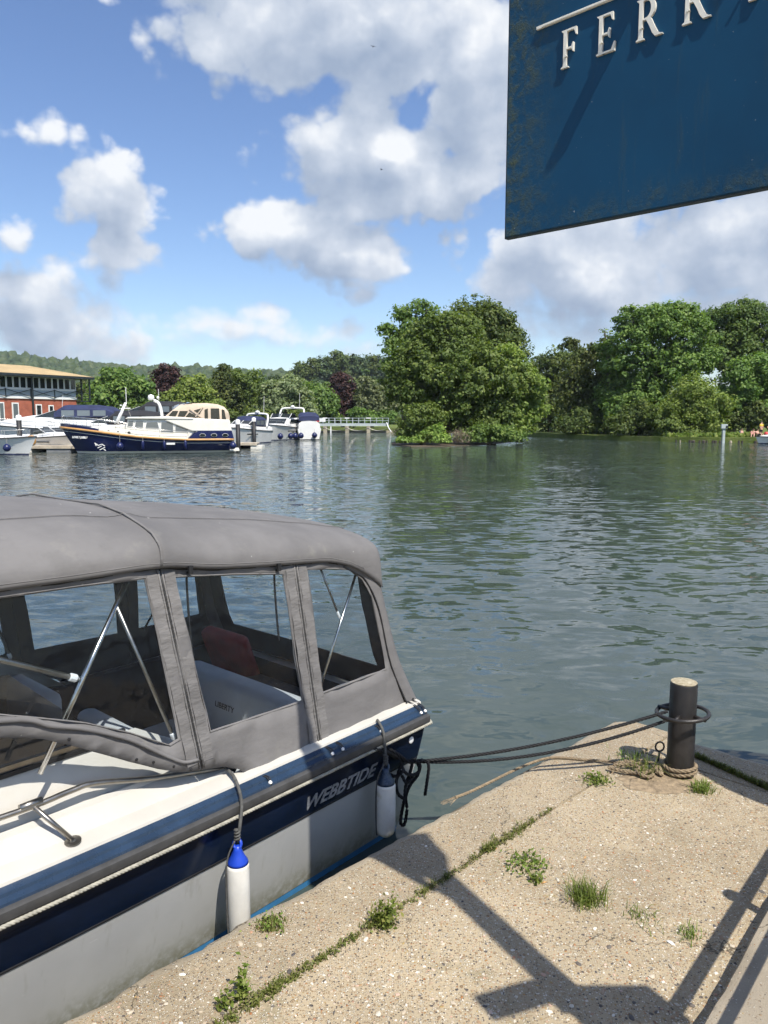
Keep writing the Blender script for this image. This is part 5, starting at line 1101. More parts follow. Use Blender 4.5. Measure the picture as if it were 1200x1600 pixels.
def lv_band(zf0, zf1, n, name, mat, out=0.0, cap=False):
    secs = []
    for k in range(len(ST)):
        a, b_ = zf0(k), zf1(k); secs.append([lv_pt(k, a + (b_ - a) * j / n, -1, out) for j in range(n + 1)] + [lv_pt(k, b_ + (a - b_) * j / n, 1, out) for j in range(n + 1)])
    return MB().loft(secs, caps=cap).build(name, mat, LV, smooth='auto')
zsh = lambda k: lz(SHY[k])
lv_band(lambda k: -.35, lambda k: .02, 2, 'keel', 'black_rubber'); lv_band(lambda k: .02, lambda k: .19, 1, 'boot_stripe', 'cream_paint', .012); h = lv_band(lambda k: .17, lambda k: zsh(k) - .02, 6, 'hull', 'navy_paint', 0, True)
lv_band(lambda k: zsh(k) - .27, lambda k: zsh(k) - .235, 1, 'stripe', 'white_paint', .012)
for sgn in (-1, 1): MB().tube([lv_pt(k, zsh(k), sgn, .03) for k in range(len(ST))], .085, 8).build('rubbing_strake', 'varnish', LV, smooth=True)
bul = [.30, .30, .30, .28, .27, .24, .20, .16, .12, .10, .10, .1, .1, .1]
MB().loft([[lv_pt(k, zsh(k) + .03, -1), lv_pt(k, zsh(k) + bul[k], -1, -.03), lv_pt(k, zsh(k) + bul[k], -1, -.10), lv_pt(k, zsh(k) + bul[k], 1, -.10), lv_pt(k, zsh(k) + bul[k], 1, -.03), lv_pt(k, zsh(k) + .03, 1)] for k in range(7)]).build('bow_bulwark', 'navy_paint', LV)
MB().loft([[lv_pt(k, zsh(k) + .03, -1), lv_pt(k, zsh(k) + bul[k], -1, -.03), lv_pt(k, zsh(k) + bul[k], 1, -.03), lv_pt(k, zsh(k) + .03, 1)] for k in range(6, 11)]).build('side_bulwark', 'cream_paint', LV)
def lv_prism(poly, hw, name, mat, par=None, off=0.0):
    return MB().prism([(lx(x), -hw - off, lz(y)) for x, y in poly], (0, 2 * hw + 2 * off, 0)).build(name, mat, par or LV)
o = lv_prism([(293, 687), (302, 678), (309, 674.5), (361, 674.5), (364, 687)], 1.84, 'aft_quarter', 'navy_paint')
o = lv_prism([(140, 680), (146, 668), (165, 665.5), (205, 664), (205, 684)], 1.25, 'foredeck_trunk', 'cream_paint'); o.modifiers.new('b', 'BEVEL').width = .08
o = lv_prism([(196, 686), (199, 668), (203, 655.5), (300, 655.5), (306, 674), (293, 687)], 1.52, 'deckhouse', 'cream_paint'); o.modifiers.new('b', 'BEVEL').width = .06
o = lv_prism([(258, 658), (262, 652.5), (358, 657), (361, 675), (300, 675)], 1.66, 'aft_cabin', 'cream_paint'); o.modifiers.new('b', 'BEVEL').width = .06
o = lv_prism([(199, 655.2), (204, 652.8), (262, 651.5), (302, 654), (302, 656.4)], 1.72, 'roof', 'cream_paint'); o.modifiers.new('b', 'BEVEL').width = .04
def lv_win(poly, y, glass='curtain_glass', rim=True):
    c = (sum(p[0] for p in poly) / len(poly), sum(p[1] for p in poly) / len(poly))
    f = MB().prism([(lx(c[0] + (x - c[0]) * 1.10), y, lz(c[1] + (q - c[1]) * 1.16)) for x, q in poly], (0, .05, 0)).build('window', 'white_paint' if rim else 'frame_dark', LV)
    MB().prism([(lx(x), y - .012, lz(q)) for x, q in poly], (0, .03, 0)).build('pane', glass, f)
for p_ in ([(202, 666.5), (204, 659), (211, 658.5), (210, 667)], [(213, 667.5), (215, 659), (226, 659), (225, 668)], [(229, 669), (231, 660.5), (247, 660), (249, 669.5)], [(253, 660), (270.5, 660), (270.5, 675.5), (252, 675.5)], [(274, 660), (290, 660), (294, 673), (291, 675.5), (274, 675)]): lv_win(p_, -1.56)
ov = lambda cx, cy, rx, ry: [(cx + rx * math.cos(a * .3927) , cy + ry * math.sin(a * .3927)) for a in range(16)]
for cx in (315.5, 333, 350.5): lv_win(ov(cx, 681, 4.3, 2.4), -1.90, 'dark_glass')
for cx, cy in ((173, 674.5), (187, 676.5), (204, 677)): lv_win(ov(cx, cy, 2.0, 1.9), -1.60 if cx > 200 else -1.38, 'dark_glass', False)
# cream cockpit canopy
def arch_loft(prof, hw, name, mat, par, nseg=8):
    secs = []
    for x, y0, y1 in prof:                          # along the boat: base and crown heights
        z0, z1 = lz(y0), lz(y1); secs.append([Vector((lx(x), -hw + 0.0, z0)), Vector((lx(x), -hw, z0 + (z1 - z0) * .72)), Vector((lx(x), -hw * .93, z0 + (z1 - z0) * .88)), Vector((lx(x), -hw * .7, z0 + (z1 - z0) * .96)), Vector((lx(x), 0, z1)), Vector((lx(x), hw * .7, z0 + (z1 - z0) * .96)), Vector((lx(x), hw * .93, z0 + (z1 - z0) * .88)), Vector((lx(x), hw, z0 + (z1 - z0) * .72)), Vector((lx(x), hw, z0))])
    return MB().loft(secs, caps=True).build(name, mat, par, smooth='auto')
cnp = arch_loft([(260, 652, 650), (270, 653, 641), (281, 654, 632.5), (300, 655, 630.5), (322, 656, 630), (340, 657, 632), (350, 657, 636), (356, 657, 643), (358, 657, 650)], 1.55, 'canopy', 'cream_canvas', LV)
def lv_pane(poly, y, par, mat='dark_glass'): return MB().prism([(lx(x), y, lz(q)) for x, q in poly], (0, .03, 0)).build('canopy_window', mat, par)
for p_ in ([(264, 651), (270.5, 643), (279, 643), (275, 651.5)], [(278, 651.5), (281.5, 643), (294, 643), (288, 652)], [(290, 652.5), (296, 645), (309, 652.5), (309, 653)], [(303, 642), (316, 638.5), (312, 648)], [(319.5, 641), (324.5, 639), (324.5, 656), (319, 656)], [(329, 639), (342, 639), (342.5, 656), (329, 656)], [(346, 640.5), (350, 641), (352.5, 656), (346, 656)]): lv_pane(p_, -1.585, cnp)
for a, b_ in ((271, 279), (281, 289), (291, 300)): MB().add([(lx(a), -1.2, lz(641 - (a - 271) * .45) + .05), (lx(b_), -1.2, lz(637.5 - (b_ - 279) * .28) + .12), (lx(b_), .2, lz(633.5 - (b_ - 279) * .1) + .1), (lx(a), .2, lz(637.5 - (a - 271) * .3) + .14)], [(0, 1, 2, 3)]).build('skylight', 'curtain_glass', cnp)
for x0, y0, x1, y1 in ((296, 640, 314, 653), (317, 637, 305, 652)): MB().bar((lx(x0), -1.60, lz(y0)), (lx(x1), -1.60, lz(y1)), .05, .07).build('canopy_brace', 'cream_canvas', cnp)
for x in (327, 344): MB().bar((lx(x), -1.575, lz(675)), (lx(x), -1.575, lz(657)), .03, .03).build('panel_joint', 'rubber_grey', LV) if False else None
# masts, radar, rails
MB().tube([(lx(180), 0, lz(667)), (lx(188), 0, lz(649)), (lx(197), 0, lz(630))], [.15, .12, .09], 8).build('mast', 'white_paint', LV, smooth=True)
MB().bar((lx(187), 0, lz(639)), (lx(204), 0, lz(638.5)), .06).build('crosstree', 'white_paint', LV); MB().bar((lx(190), -.4, lz(634)), (lx(190), .4, lz(634)), .08).build('crosstree', 'white_paint', LV)
MB().tube([(lx(198), 0, lz(632)), (lx(198), 0, lz(606))], .025, 5).build('aerial', 'white_paint', LV); MB().tube([(lx(204), 0, lz(652)), (lx(197), .3, lz(634))], .02, 5).build('stay', 'dull_steel', LV)
MB().tube(smoothpts([(lx(252), 0, lz(652)), (lx(250.5), 0, lz(640)), (lx(247), 0, lz(630)), (lx(240), 0, lz(626))], 4), .11, 8).build('radar_arch', 'white_paint', LV, smooth=True)
MB().lathe([(0, -.20), (.2, -.16), (.24, 0), (.2, .18), (0, .27)], 14, (lx(236), 0, lz(622))).build('radar_dome', 'white_paint', LV, smooth=True); MB().lathe([(0, -.1), (.1, -.04), (.1, .08), (0, .14)], 10, (lx(246.5), 0, lz(622))).build('gps_dome', 'white_paint', LV, smooth=True); MB().tube([(lx(247), .5, lz(626)), (lx(247), .5, lz(608))], .018, 5).build('aerial', 'white_paint', LV)
for sgn in (-1, 1):
    pts = [lv_pt(k, zsh(k) + (.85 if k < 8 else .62), sgn, -.12) for k in range(1, 11)]; MB().tube(pts, .020, 5).build('guard_rail', 'steel', LV, smooth=True); MB().tube([lv_pt(k, zsh(k) + .5, sgn, -.12) for k in range(1, 11)], .012, 5).build('guard_wire', 'steel', LV)
    for k in range(1, 11): MB().tube([lv_pt(k, zsh(k) + .05, sgn, -.10), lv_pt(k, zsh(k) + (.85 if k < 8 else .62), sgn, -.12)], .016, 5).build('stanchion', 'steel', LV)
MB().box((lx(357), -1.7, .16), (lx(372), 1.7, .28)).build('swim_platform', 'cream_paint', LV)
MB().tube([(lx(178), -.4, lz(668)), (lx(183), -.5, lz(662)), (lx(188), -.4, lz(668))], .09, 6).build('anchor_winch', 'dark_timber', LV)
MB().box((lx(260), -1.98, lz(695.5)), (lx(273), -1.93, lz(692.5))).build('boarding_step', 'white_paint', LV)
def flat_text(txt, size, mat, loc, root, sx=1.0, shear=0.0, rot=0.0):
    cu = bpy.data.curves.new('name_lettering', 'FONT'); cu.body = txt; cu.size = size; cu.extrude = .004; cu.shear = shear; cu.offset = .006; cu.materials.append(MAT[mat]); o = bpy.data.objects.new('name_lettering', cu); COL.objects.link(o); o.parent = root; o.location = loc; o.rotation_euler = (R(76), R(2), rot); o.scale = (sx, 1, 1); o.parent = None; return letters(o, root, Matrix.Identity(4))
t_ = flat_text('LOVELY JUBBLY', .21, 'white_paint', (lx(119), -1.24, lz(684.6)), LV, .82, .1, -.36)
# painted splash mark on the bow
sp_ = MB()
for (a, b_, c_, d_) in ((154, 693, 158, 696), (158, 696, 164, 694), (163, 694, 168, 697), (157, 700, 163, 697), (160, 703, 168, 699), (166, 702, 169, 704), (155, 697, 153, 692)):
    sp_.bar((lx(a), -1.60 - (a - 154) * .009, lz(b_)), (lx(c_), -1.60 - (c_ - 154) * .009, lz(d_)), .05, .055)
sp_.build('bow_mark', 'white_paint', LV)
def ball_fender(root_loc, label, r, top, cyl=False):
    t = thing('fender', label, 'fender', root_loc, 0, 'dark blue boat fenders')
    if cyl: MB().lathe([(0, 0), (r, .08), (r, .55), (r * .5, .66), (0, .68)], 12).build('body', 'fender_navy', t, smooth=True); hh = .68
    else: MB().lathe([(0, 0), (r * .6, r * .18), (r, r * .85), (r * .92, r * 1.4), (r * .55, r * 1.85), (r * .18, r * 2.1), (0, r * 2.15)], 16).build('body', 'fender_navy', t, smooth=True); hh = r * 2.1
    MB().tube([(0, 0, hh - .02), (0, .06, top - root_loc[2])], .015, 5).build('line', 'rope_white', t)
for px, lab, cy in ((191, 'round navy fender under the bow lettering of the navy cruiser', 0), (225, 'slim navy fender amidships nearest the mast of the navy cruiser', 1), (257, 'slim navy fender below the deckhouse windows of the navy cruiser', 1), (289, 'slim navy fender below the aft quarter of the navy cruiser', 1), (362, 'round navy fender at the stern of the navy cruiser', 0)):
    k = min(range(len(ST)), key=lambda q: abs(ST[q] - px)); fl_ = Matrix.Rotation(R(12), 3, 'Z') @ Vector((lx(px), -(1.92 if px > 200 else 1.78) - (.28 if not cy else .14), 0)); ball_fender((LV0.x + fl_.x, LV0.y + fl_.y, .32), lab, .27 if not cy else .11, lz(SHY[k]) + .1, cy)

# ------------------------------------------------------------------ white sports cruisers
def cruiser(label, loc, rz, L, beam, canopy, ht=1.0, arch=True, fly=False, hull='white_paint', group='white cruisers in the marina', canopy_open=False, name='sports_cruiser', bowrail=True, mast=True, lift=0.0):
    t = thing(name, label, 'boat', (loc[0], loc[1], 0), rz, group); n = 13; T_ = [k / (n - 1) for k in range(n)]
    hb = lambda u: beam / 2 * (1 - max(0, (u - .45) / .55) ** 2.4) * (1 if u > .05 else .97) + .02; sh_ = lambda u: ht * (1.0 + .42 * u ** 1.6); X = lambda u: -L / 2 + L * u
    def P(u, z, s): zz = z / sh_(u); w = hb(u) * (.80 + .20 * max(0, zz)) * (1 if u < .5 else (1 - (1 - max(0, min(1, zz))) * .75 * ((u - .5) / .5))); return Vector((X(u) - (1 - max(0, min(1, zz))) * .22 * L * max(0, u - .5) * .5, s * w, z))
    MB().loft([[P(u, z, -1) for z in (-.3, 0, .1)] + [P(u, z, 1) for z in (.1, 0, -.3)] for u in T_]).build('antifouling', 'navy_canvas', t, smooth='auto')
    MB().loft([[P(u, .08 + (sh_(u) - .08) * j / 5, -1) for j in range(6)] + [P(u, sh_(u) - (sh_(u) - .08) * j / 5, 1) for j in range(6)] for u in T_], caps=True).build('hull', hull, t, smooth='auto')
    for s in (-1, 1):
        MB().tube([P(u, sh_(u), s) for u in T_], .05, 6).build('rubbing_strake', 'rubber_grey', t, smooth=True)
        MB().prism([(X(.42), s * (hb(.5) * .985 + .01), sh_(.42) * .66), (X(.66), s * (hb(.66) * .97), sh_(.66) * .62), (X(.66), s * (hb(.66) * .97 + .02), sh_(.66) * .70), (X(.42), s * (hb(.5) * .985 + .03), sh_(.42) * .74)], (0, s * .012, 0)).build('hull_window', 'dark_glass', t)
    # foredeck and superstructure
    def roofloft(us, base, crown, w, nm, mt, par=None): return MB().loft([[Vector((X(u), -hb(u) * w(u), base(u))), Vector((X(u), -hb(u) * w(u) * .96, base(u) + (crown(u) - base(u)) * .62)), Vector((X(u), -hb(u) * w(u) * .70, base(u) + (crown(u) - base(u)) * .92)), Vector((X(u), 0, crown(u))), Vector((X(u), hb(u) * w(u) * .70, base(u) + (crown(u) - base(u)) * .92)), Vector((X(u), hb(u) * w(u) * .96, base(u) + (crown(u) - base(u)) * .62)), Vector((X(u), hb(u) * w(u), base(u)))] for u in us], caps=True).build(nm, mt, par or t, smooth='auto')
    roofloft([.48, .55, .65, .75, .85, .93], sh_, lambda u: sh_(u) + (.42 + lift) * (1 - max(0, (u - .5) / .45) ** 1.5) + .02, lambda u: .86, 'coachroof', 'white_paint'); roofloft([0, .2, .4, .5], sh_, lambda u: sh_(u) + .34 + lift, lambda u: .97 - .08 * min(1, lift), 'cockpit_side', 'white_paint')
    zt = 1.35 + (.75 if fly else 0)
    if fly:
        sal = roofloft([.16, .22, .40, .56, .66], lambda u: sh_(u) + .2, lambda u: sh_(.4) + (1.25 if u < .57 else .35), lambda u: .84, 'saloon', 'white_paint')
        for s in (-1, 1): MB().prism([(X(.2), s * hb(.3) * .83, sh_(.4) + .55), (X(.56), s * hb(.56) * .83, sh_(.4) + .50), (X(.52), s * hb(.52) * .80, sh_(.4) + 1.0), (X(.2), s * hb(.3) * .80, sh_(.4) + 1.0)], (0, s * .03, 0)).build('saloon_window', 'dark_glass', sal)
        MB().add([(X(.665), -hb(.6) * .68, sh_(.6) + .42), (X(.665), hb(.6) * .68, sh_(.6) + .42), (X(.575), hb(.55) * .66, sh_(.4) + 1.12), (X(.575), -hb(.55) * .66, sh_(.4) + 1.12)], [(0, 1, 2, 3)]).build('windscreen', 'dark_glass', t)
    b0 = sh_(.3) + (1.2 if fly else .3) + lift
    for s in (-1, 1): MB().prism([(X(.36), s * hb(.36) * .80, b0), (X(.60 if not fly else .52), s * hb(.56) * .70, b0), (X(.46 if not fly else .44), s * hb(.45) * .74, b0 + .55), (X(.36), s * hb(.36) * .76, b0 + .55)], (0, s * .02, 0)).build('side_screen', 'boat_glass', t)
    MB().add([(X(.60 if not fly else .52), -hb(.56) * .70, b0), (X(.60 if not fly else .52), hb(.56) * .70, b0), (X(.46 if not fly else .44), hb(.45) * .72, b0 + .55), (X(.46 if not fly else .44), -hb(.45) * .72, b0 + .55)], [(0, 1, 2, 3)]).build('windscreen', 'boat_glass', t)
    for y in (-.7, 0, .7): MB().bar((X(.60 if not fly else .52), hb(.56) * y, b0), (X(.46 if not fly else .44), hb(.45) * y, b0 + .56), .05).build('screen_pillar', 'white_paint', t)
    if canopy:
        c0, c1 = (.06, .46) if not fly else (.10, .44); us = [c0, c0 + .04, c0 + .14, .5 * (c0 + c1), c1 - .06, c1]
        cv = roofloft(us, lambda u: b0 - .02, lambda u: b0 + (.55 if u in (c0, c1) else 1.05 if u != c0 + .04 else .9), lambda u: .86, 'canopy', canopy)
        for s in (-1, 1):
            for q in range(3):
                u0 = c0 + .05 + (c1 - c0 - .08) * q / 3; u1 = u0 + (c1 - c0 - .08) / 3 * .8; w = .862; MB().prism([(X(u0), s * hb(u0) * w, b0 + .08), (X(u1), s * hb(u1) * w, b0 + .08), (X(u1), s * hb(u1) * w * .985, b0 + .56), (X(u0), s * hb(u0) * w * .985, b0 + .56)], (0, s * .02, 0)).build('canopy_window', 'curtain_glass', cv)
        for q in (-.62, .08): MB().prism([(X(c1) + .01, hb(c1) * q, b0 + .05), (X(c1) + .01, hb(c1) * (q + .52), b0 + .05), (X(c1 - .03), hb(c1) * (q + .5), b0 + .62), (X(c1 - .03), hb(c1) * q, b0 + .62)], (.03, 0, .01)).build('canopy_window', 'curtain_glass', cv)
    if arch:
        z2 = b0 + 1.25; MB().tube(smoothpts([(X(.16), -hb(.2) * .92, b0 - .2), (X(.10), -hb(.2) * .86, z2 - .3), (X(.09), -hb(.2) * .6, z2), (X(.09), hb(.2) * .6, z2), (X(.10), hb(.2) * .86, z2 - .3), (X(.16), hb(.2) * .92, b0 - .2)], 4), .11, 8).build('radar_arch', 'white_paint', t, smooth=True); MB().lathe([(0, -.05), (.25, 0), (.27, .12), (.1, .24), (0, .25)], 12, (X(.09), 0, z2 + .12)).build('radar_dome', 'white_paint', t, smooth=True)
        if mast: MB().tube([(X(.09), hb(.2) * .5, z2), (X(.07), hb(.2) * .5, z2 + 1.9)], .02, 5).build('aerial', 'white_paint', t)
    if bowrail:
        for s in (-1, 1):
            MB().tube([P(u, sh_(u), s) * 1.0 + Vector((0, -s * .08, .55)) for u in (.45, .55, .65, .75, .85, .93, .99)], .018, 5).build('bow_rail', 'steel', t, smooth=True)
            for u in (.45, .58, .71, .84, .95): MB().tube([P(u, sh_(u), s) + Vector((0, -s * .06, 0)), P(u, sh_(u), s) + Vector((0, -s * .08, .55))], .014, 5).build('stanchion', 'steel', t)
    return t
def wx(px, D): return (px - 600) / FPX * D * 1.0
cruiser('pale white cruiser bow pointing right at the left edge of the photograph', (wx(57, 55) - 5.6, 55.2), R(-3), 11.5, 3.4, None, .92, False)
ball_fender((wx(13, 53.4), 53.35, .28), 'round navy fender on the white bow at the left edge', .27, 1.2)
cruiser('white cruiser with navy canopy moored in front of the brick boathouse', (wx(82, 66), 67), R(184), 12.5, 3.9, 'navy_canvas', 1.5, False, lift=.85)
cruiser('white cruiser with black canopy and dark windows behind the navy bow', (wx(165, 63.5), 64.5), R(180), 11.0, 3.5, 'black_canvas', 1.3, False, lift=.55)
cruiser('white cruiser with tall black canopy behind the navy cruiser wheelhouse', (wx(222, 70), 70), R(178), 11.5, 3.8, 'black_canvas', 1.75, False, lift=.95)
cruiser('small white cruiser with navy canopy just right of the cream canopy', (wx(377, 78), 79), R(252), 8.5, 2.9, 'navy_canvas', 1.25, True, lift=.2)
cruiser('white flybridge cruiser facing left with round blue fenders', (wx(434, 90), 93), R(254), 9.5, 3.6, None, 1.35, True, True, name='flybridge_cruiser')
cruiser('white cruiser with upright navy cockpit canopy beside the flybridge cruiser', (wx(478, 94), 96), R(100), 8.0, 2.9, 'navy_canvas', 1.35, False, lift=.6)
cruiser('small white boat half hidden left of the flybridge cruiser', (wx(404, 96), 97), R(215), 7.0, 2.6, None, .85, False)
cruiser('white cruiser bow behind the pontoon at the left', (wx(20, 66) - 2, 72), R(170), 12, 3.6, 'navy_canvas', 1.2, True)
cruiser('white cruiser end on between pontoon and boathouse', (wx(75, 60.5), 61.6), R(-28), 8.0, 3.0, None, .95, False)
for px, py, D, lab in ((439, 682, 87.2, 'round blue fender at the shoulder of the flybridge cruiser'), (455, 683, 88, 'blue fender next to the bow shoulder fender of the flybridge cruiser'), (462, 682, 88.6, 'round blue fender towards the stern of the flybridge cruiser'), (471, 680, 90.0, 'round blue fender between the flybridge cruiser and its neighbour'), (492, 680, 92.2, 'dark fender at the right end of the moored white boats')):
    p = atd(px, py, D); ball_fender((p.x, p.y - .5, .22), lab, .34, 1.35)
# ------------------------------------------------------------------ pontoons and piles
def pontoon(label, x0, x1, y0, y1):
    t = thing('pontoon', label, 'pontoon', ((x0 + x1) / 2, (y0 + y1) / 2, 0)); w, d = (x1 - x0) / 2, (y1 - y0) / 2
    n = max(2, int((x1 - x0) / .9))
    for k in range(n): a = -w + 2 * w * k / n; MB().box((a + .012, -d, .42), (a + 2 * w / n - .012, d, .50)).build('deck_plank', 'pale_timber', t)
    MB().box((-w, -d - .03, .28), (w, -d - .002, .46)).build('fascia', 'pale_timber', t); m = max(2, int((x1 - x0) / 2.6))
    for k in range(m): a = -w + 2 * w * (k + .5) / m; MB().box((a - .95, -d + .05, -.3), (a + .95, d - .05, .27)).build('float', 'cream_paint' if k % 2 else 'cockpit_grey', t)
pontoon('low timber pontoon behind the navy bow at the left', -33, wx(128, 59.5), 58.9, 60.6); pontoon('short timber pontoon right of the navy cruiser stern', wx(366, 66), wx(402, 66), 66, 67.6)
def pile(label, px, D, top):
    t = thing('mooring_pile', label, 'pile', (wx(px, D), D, 0), 0, 'white capped mooring piles'); z = HCAM + (653 - top) / FPX * D
    MB().lathe([(.19, -2), (.19, z - .42)], 14).build('shaft', 'black_rubber', t, smooth=True); MB().lathe([(.215, z - .43), (.215, z - .12), (.16, z - .04), (0, z)], 14).build('cap', 'white_paint', t, smooth='auto')
pile('white capped black pile beside the bow at the left edge', 33.5, 58.4, 648); pile('white capped black pile right of the navy cruiser stern', 373, 64.6, 655); pile('white capped black pile between the small cruisers', 398, 78, 652)
lr = MB().tube([Vector((wx(52, 57.6) + math.cos(a * .4189) * .28, 57.5, .95 + math.sin(a * .4189) * .33)) for a in range(15)], .10, 8, closed=True).build('lifebuoy', 'varnish', None, smooth=True); put(lr, 'orange lifebuoy at the bow of the white cruiser by the pontoon', 'lifebuoy')
# ------------------------------------------------------------------ boathouse
p0 = atd(0, 600, 90); p1 = atd(118, 600, 99); fd = (Vector((p1.x, p1.y)) - Vector((p0.x, p0.y))); FW = fd.length; fd.normalize()
BHs = thing('boathouse', 'brick boathouse with pale blue upper floor and tan roof', 'building', (p0.x, p0.y, .5), math.atan2(fd.y, fd.x))
def fx(px):
    r = ray(px, 650); n = Vector((-fd.y, fd.x)); t = Vector((p0.x, p0.y)).dot(n) / Vector((r.x, r.y)).dot(n); return (Vector((r.x, r.y)) * t - Vector((p0.x, p0.y))).dot(fd)
fz = lambda py: HCAM + (653 - py) / FPX * 90 - .5
X0, X1 = -16.0, FW
MB().box((X0, 0, 0), (X1, 9, fz(621))).build('brick_wall', 'brick_red', BHs); MB().box((X0, -.02, fz(621) + .001), (X1 - .02, 8.9, fz(583))).build('upper_wall', 'building_blue', BHs)
MB().box((X0, -.14, fz(622.5)), (X1 + .02, -.021, fz(619))).build('white_ledge', 'white_paint', BHs); MB().box((X0, -.10, fz(608.5)), (X1, -.021, fz(606.5))).build('sill_rail', 'white_paint', BHs)
nw = 30; ww = (X1 - X0) / nw
for k in range(nw):
    a = X0 + ww * k; w_ = MB().box((a + .03, -.06, fz(606)), (a + ww - .03, -.021, fz(588))).build('window', 'white_paint', BHs); MB().box((a + .12, -.075, fz(605.2)), (a + ww - .12, -.061, fz(589))).build('pane', 'dark_glass', w_)
nb = 8; bw_ = (X1 - X0) / nb
for k in range(nb):
    a = X0 + bw_ * k; z0_, z1_ = fz(619.5), fz(608)
    br_ = MB(); br_.bar((a, -.17, z0_), (a + bw_, -.17, z1_), .07, .07); br_.build('cross_brace', 'frame_dark', BHs); br2 = MB(); br2.bar((a, -.26, z1_), (a + bw_, -.26, z0_), .07, .07); br2.build('cross_brace', 'frame_dark', BHs); MB().bar((a + bw_, -.21, z0_ - .1), (a + bw_, -.21, z1_ + .1), .09, .09).build('brace_post', 'frame_dark', BHs)
for px in (50,): MB().box((fx(px) - .1, -.42, 0), (fx(px) + .1, -.28, fz(583))).build('downpipe', 'frame_dark', BHs)
for (a, b_, t_, c_) in ((-2, 7, 628.5, 'curtain_glass'), (19, 29.5, 629, 'curtain_glass'), (56, 65.5, 631, 'dark_glass'), (76, 84, 632, 'dark_glass'), (-30, -20, 628, 'curtain_glass')):
    w_ = MB().box((fx(a), -.10, .4), (fx(b_), -.001, fz(t_))).build('lower_window', 'white_paint', BHs); MB().box((fx(a) + .14, -.13, .5), (fx(b_) - .14, -.101, fz(t_) - .14)).build('pane', c_, w_)
e0, e1 = fz(584), fz(569.5)
rf = MB(); A_ = [(X0, -1.3, e0), (X1 + 1.9, -1.3, e0), (X1 + 1.9, 10.2, e0), (X0, 10.2, e0), (X0, 4.4, e1 + .25), (X1 - 3.5, 4.4, e1 + .25)]
rf.add(A_, [(0, 1, 5, 4), (1, 2, 5), (2, 3, 4, 5), (0, 4, 3)]); rf = rf.build('roof', 'roof_tan', BHs)
MB().box((X0, -1.34, e0 - .30), (X1 + 1.94, 10.24, e0 - .03)).build('eave', 'frame_dark', BHs)
for x, y in ((X1 + 1.4, -.9), (X1 + .7, -.2), (X1 + 1.4, 3)): MB().box((x - .08, y - .08, 0 if y > 0 else fz(624)), (x + .08, y + .08, e0 - .31)).build('verandah_post', 'frame_dark', BHs)
MB().box((X1 + .02, -.8, fz(626)), (X1 + 1.5, 8, fz(624))).build('balcony_floor', 'frame_dark', BHs)
for z in (fz(612), fz(616), fz(620)): MB().bar((X1 + .03, -.7, z), (X1 + 1.45, -.7, z), .05).build('balcony_rail', 'frame_dark', BHs)
# ------------------------------------------------------------------ weir footbridge
DW = 139.0; zW = lambda py: HCAM + (653 - py) / FPX * DW
xa, xb = wx(385, DW), wx(607, DW)
wf = thing('weir_footbridge', 'pale steel footbridge with railings across the weir', 'bridge', ((xa + xb) / 2, DW, 0)); o_ = (xa + xb) / 2
MB().box((xa - o_, -.6, zW(665.5)), (xb - o_, .6, zW(661.3))).build('deck', 'weir_steel', wf)
for y in (-.58, .58):
    for py in (653.2, 657.0): MB().bar((xa - o_, y, zW(py)), (xb - o_, y, zW(py)), .07).build('rail', 'weir_steel', wf)
    n = 24
    for k in range(n + 1): x = xa + (xb - xa) * k / n; MB().bar((x - o_, y, zW(661.2)), (x - o_, y, zW(652.8)), .08).build('rail_post', 'weir_steel', wf)
for px in (425, 467, 509, 543, 576): MB().box((wx(px, DW) - .33 - o_, -.9, -1), (wx(px, DW) + .33 - o_, .9, zW(665.6))).build('pier', 'weir_pier', wf); MB().box((wx(px, DW) - .42 - o_, -.66, zW(654)), (wx(px, DW) + .42 - o_, -.62, zW(652.4))).build('pier_cap', 'white_paint', wf)
MB().box((wx(518, DW) - .12 - o_, -1.1, -1), (wx(518, DW) + .12 - o_, -.9, zW(666))).build('gauge_board', 'white_paint', wf)
MB().tube(smoothpts([(wx(604, DW) - o_, -.7, zW(660)), (wx(607, DW) - o_, -1.2, zW(668)), (wx(611, DW) - o_, -1.6, zW(674))], 4), .09, 6).build('outfall_pipe', 'white_paint', wf, smooth=True)
for a, b_ in ((467, 509), (509, 543), (543, 576), (576, 606)): MB().tube(sag(Vector((wx(a, DW) - o_, -.95, zW(668))), Vector((wx(b_, DW) - o_, -.95, zW(668))), .5), .035, 5).build('safety_chain', 'dull_steel', wf)
sg_ = thing('danger_sign', 'red and white notice on the weir footbridge', 'sign', (wx(497, DW), DW - .75, zW(659))); MB().box((-.55, -.03, 0), (.38, .03, .70)).build('red_panel', 'sign_red', sg_); MB().box((.385, -.03, 0), (1.5, .03, .62)).build('white_panel', 'white_paint', sg_); MB().bar((.3, .05, -.5), (.3, .05, .6), .08).build('stand', 'weir_steel', sg_)
wt = [(xa - 8, DW + 1.3), (xb + 2, DW + 1.3), (xb + 2, DW + 1.9), (xa - 8, DW + 1.9)]; sheet('weir_sill', wt, .35, 'weir_pier', skirt=-2)
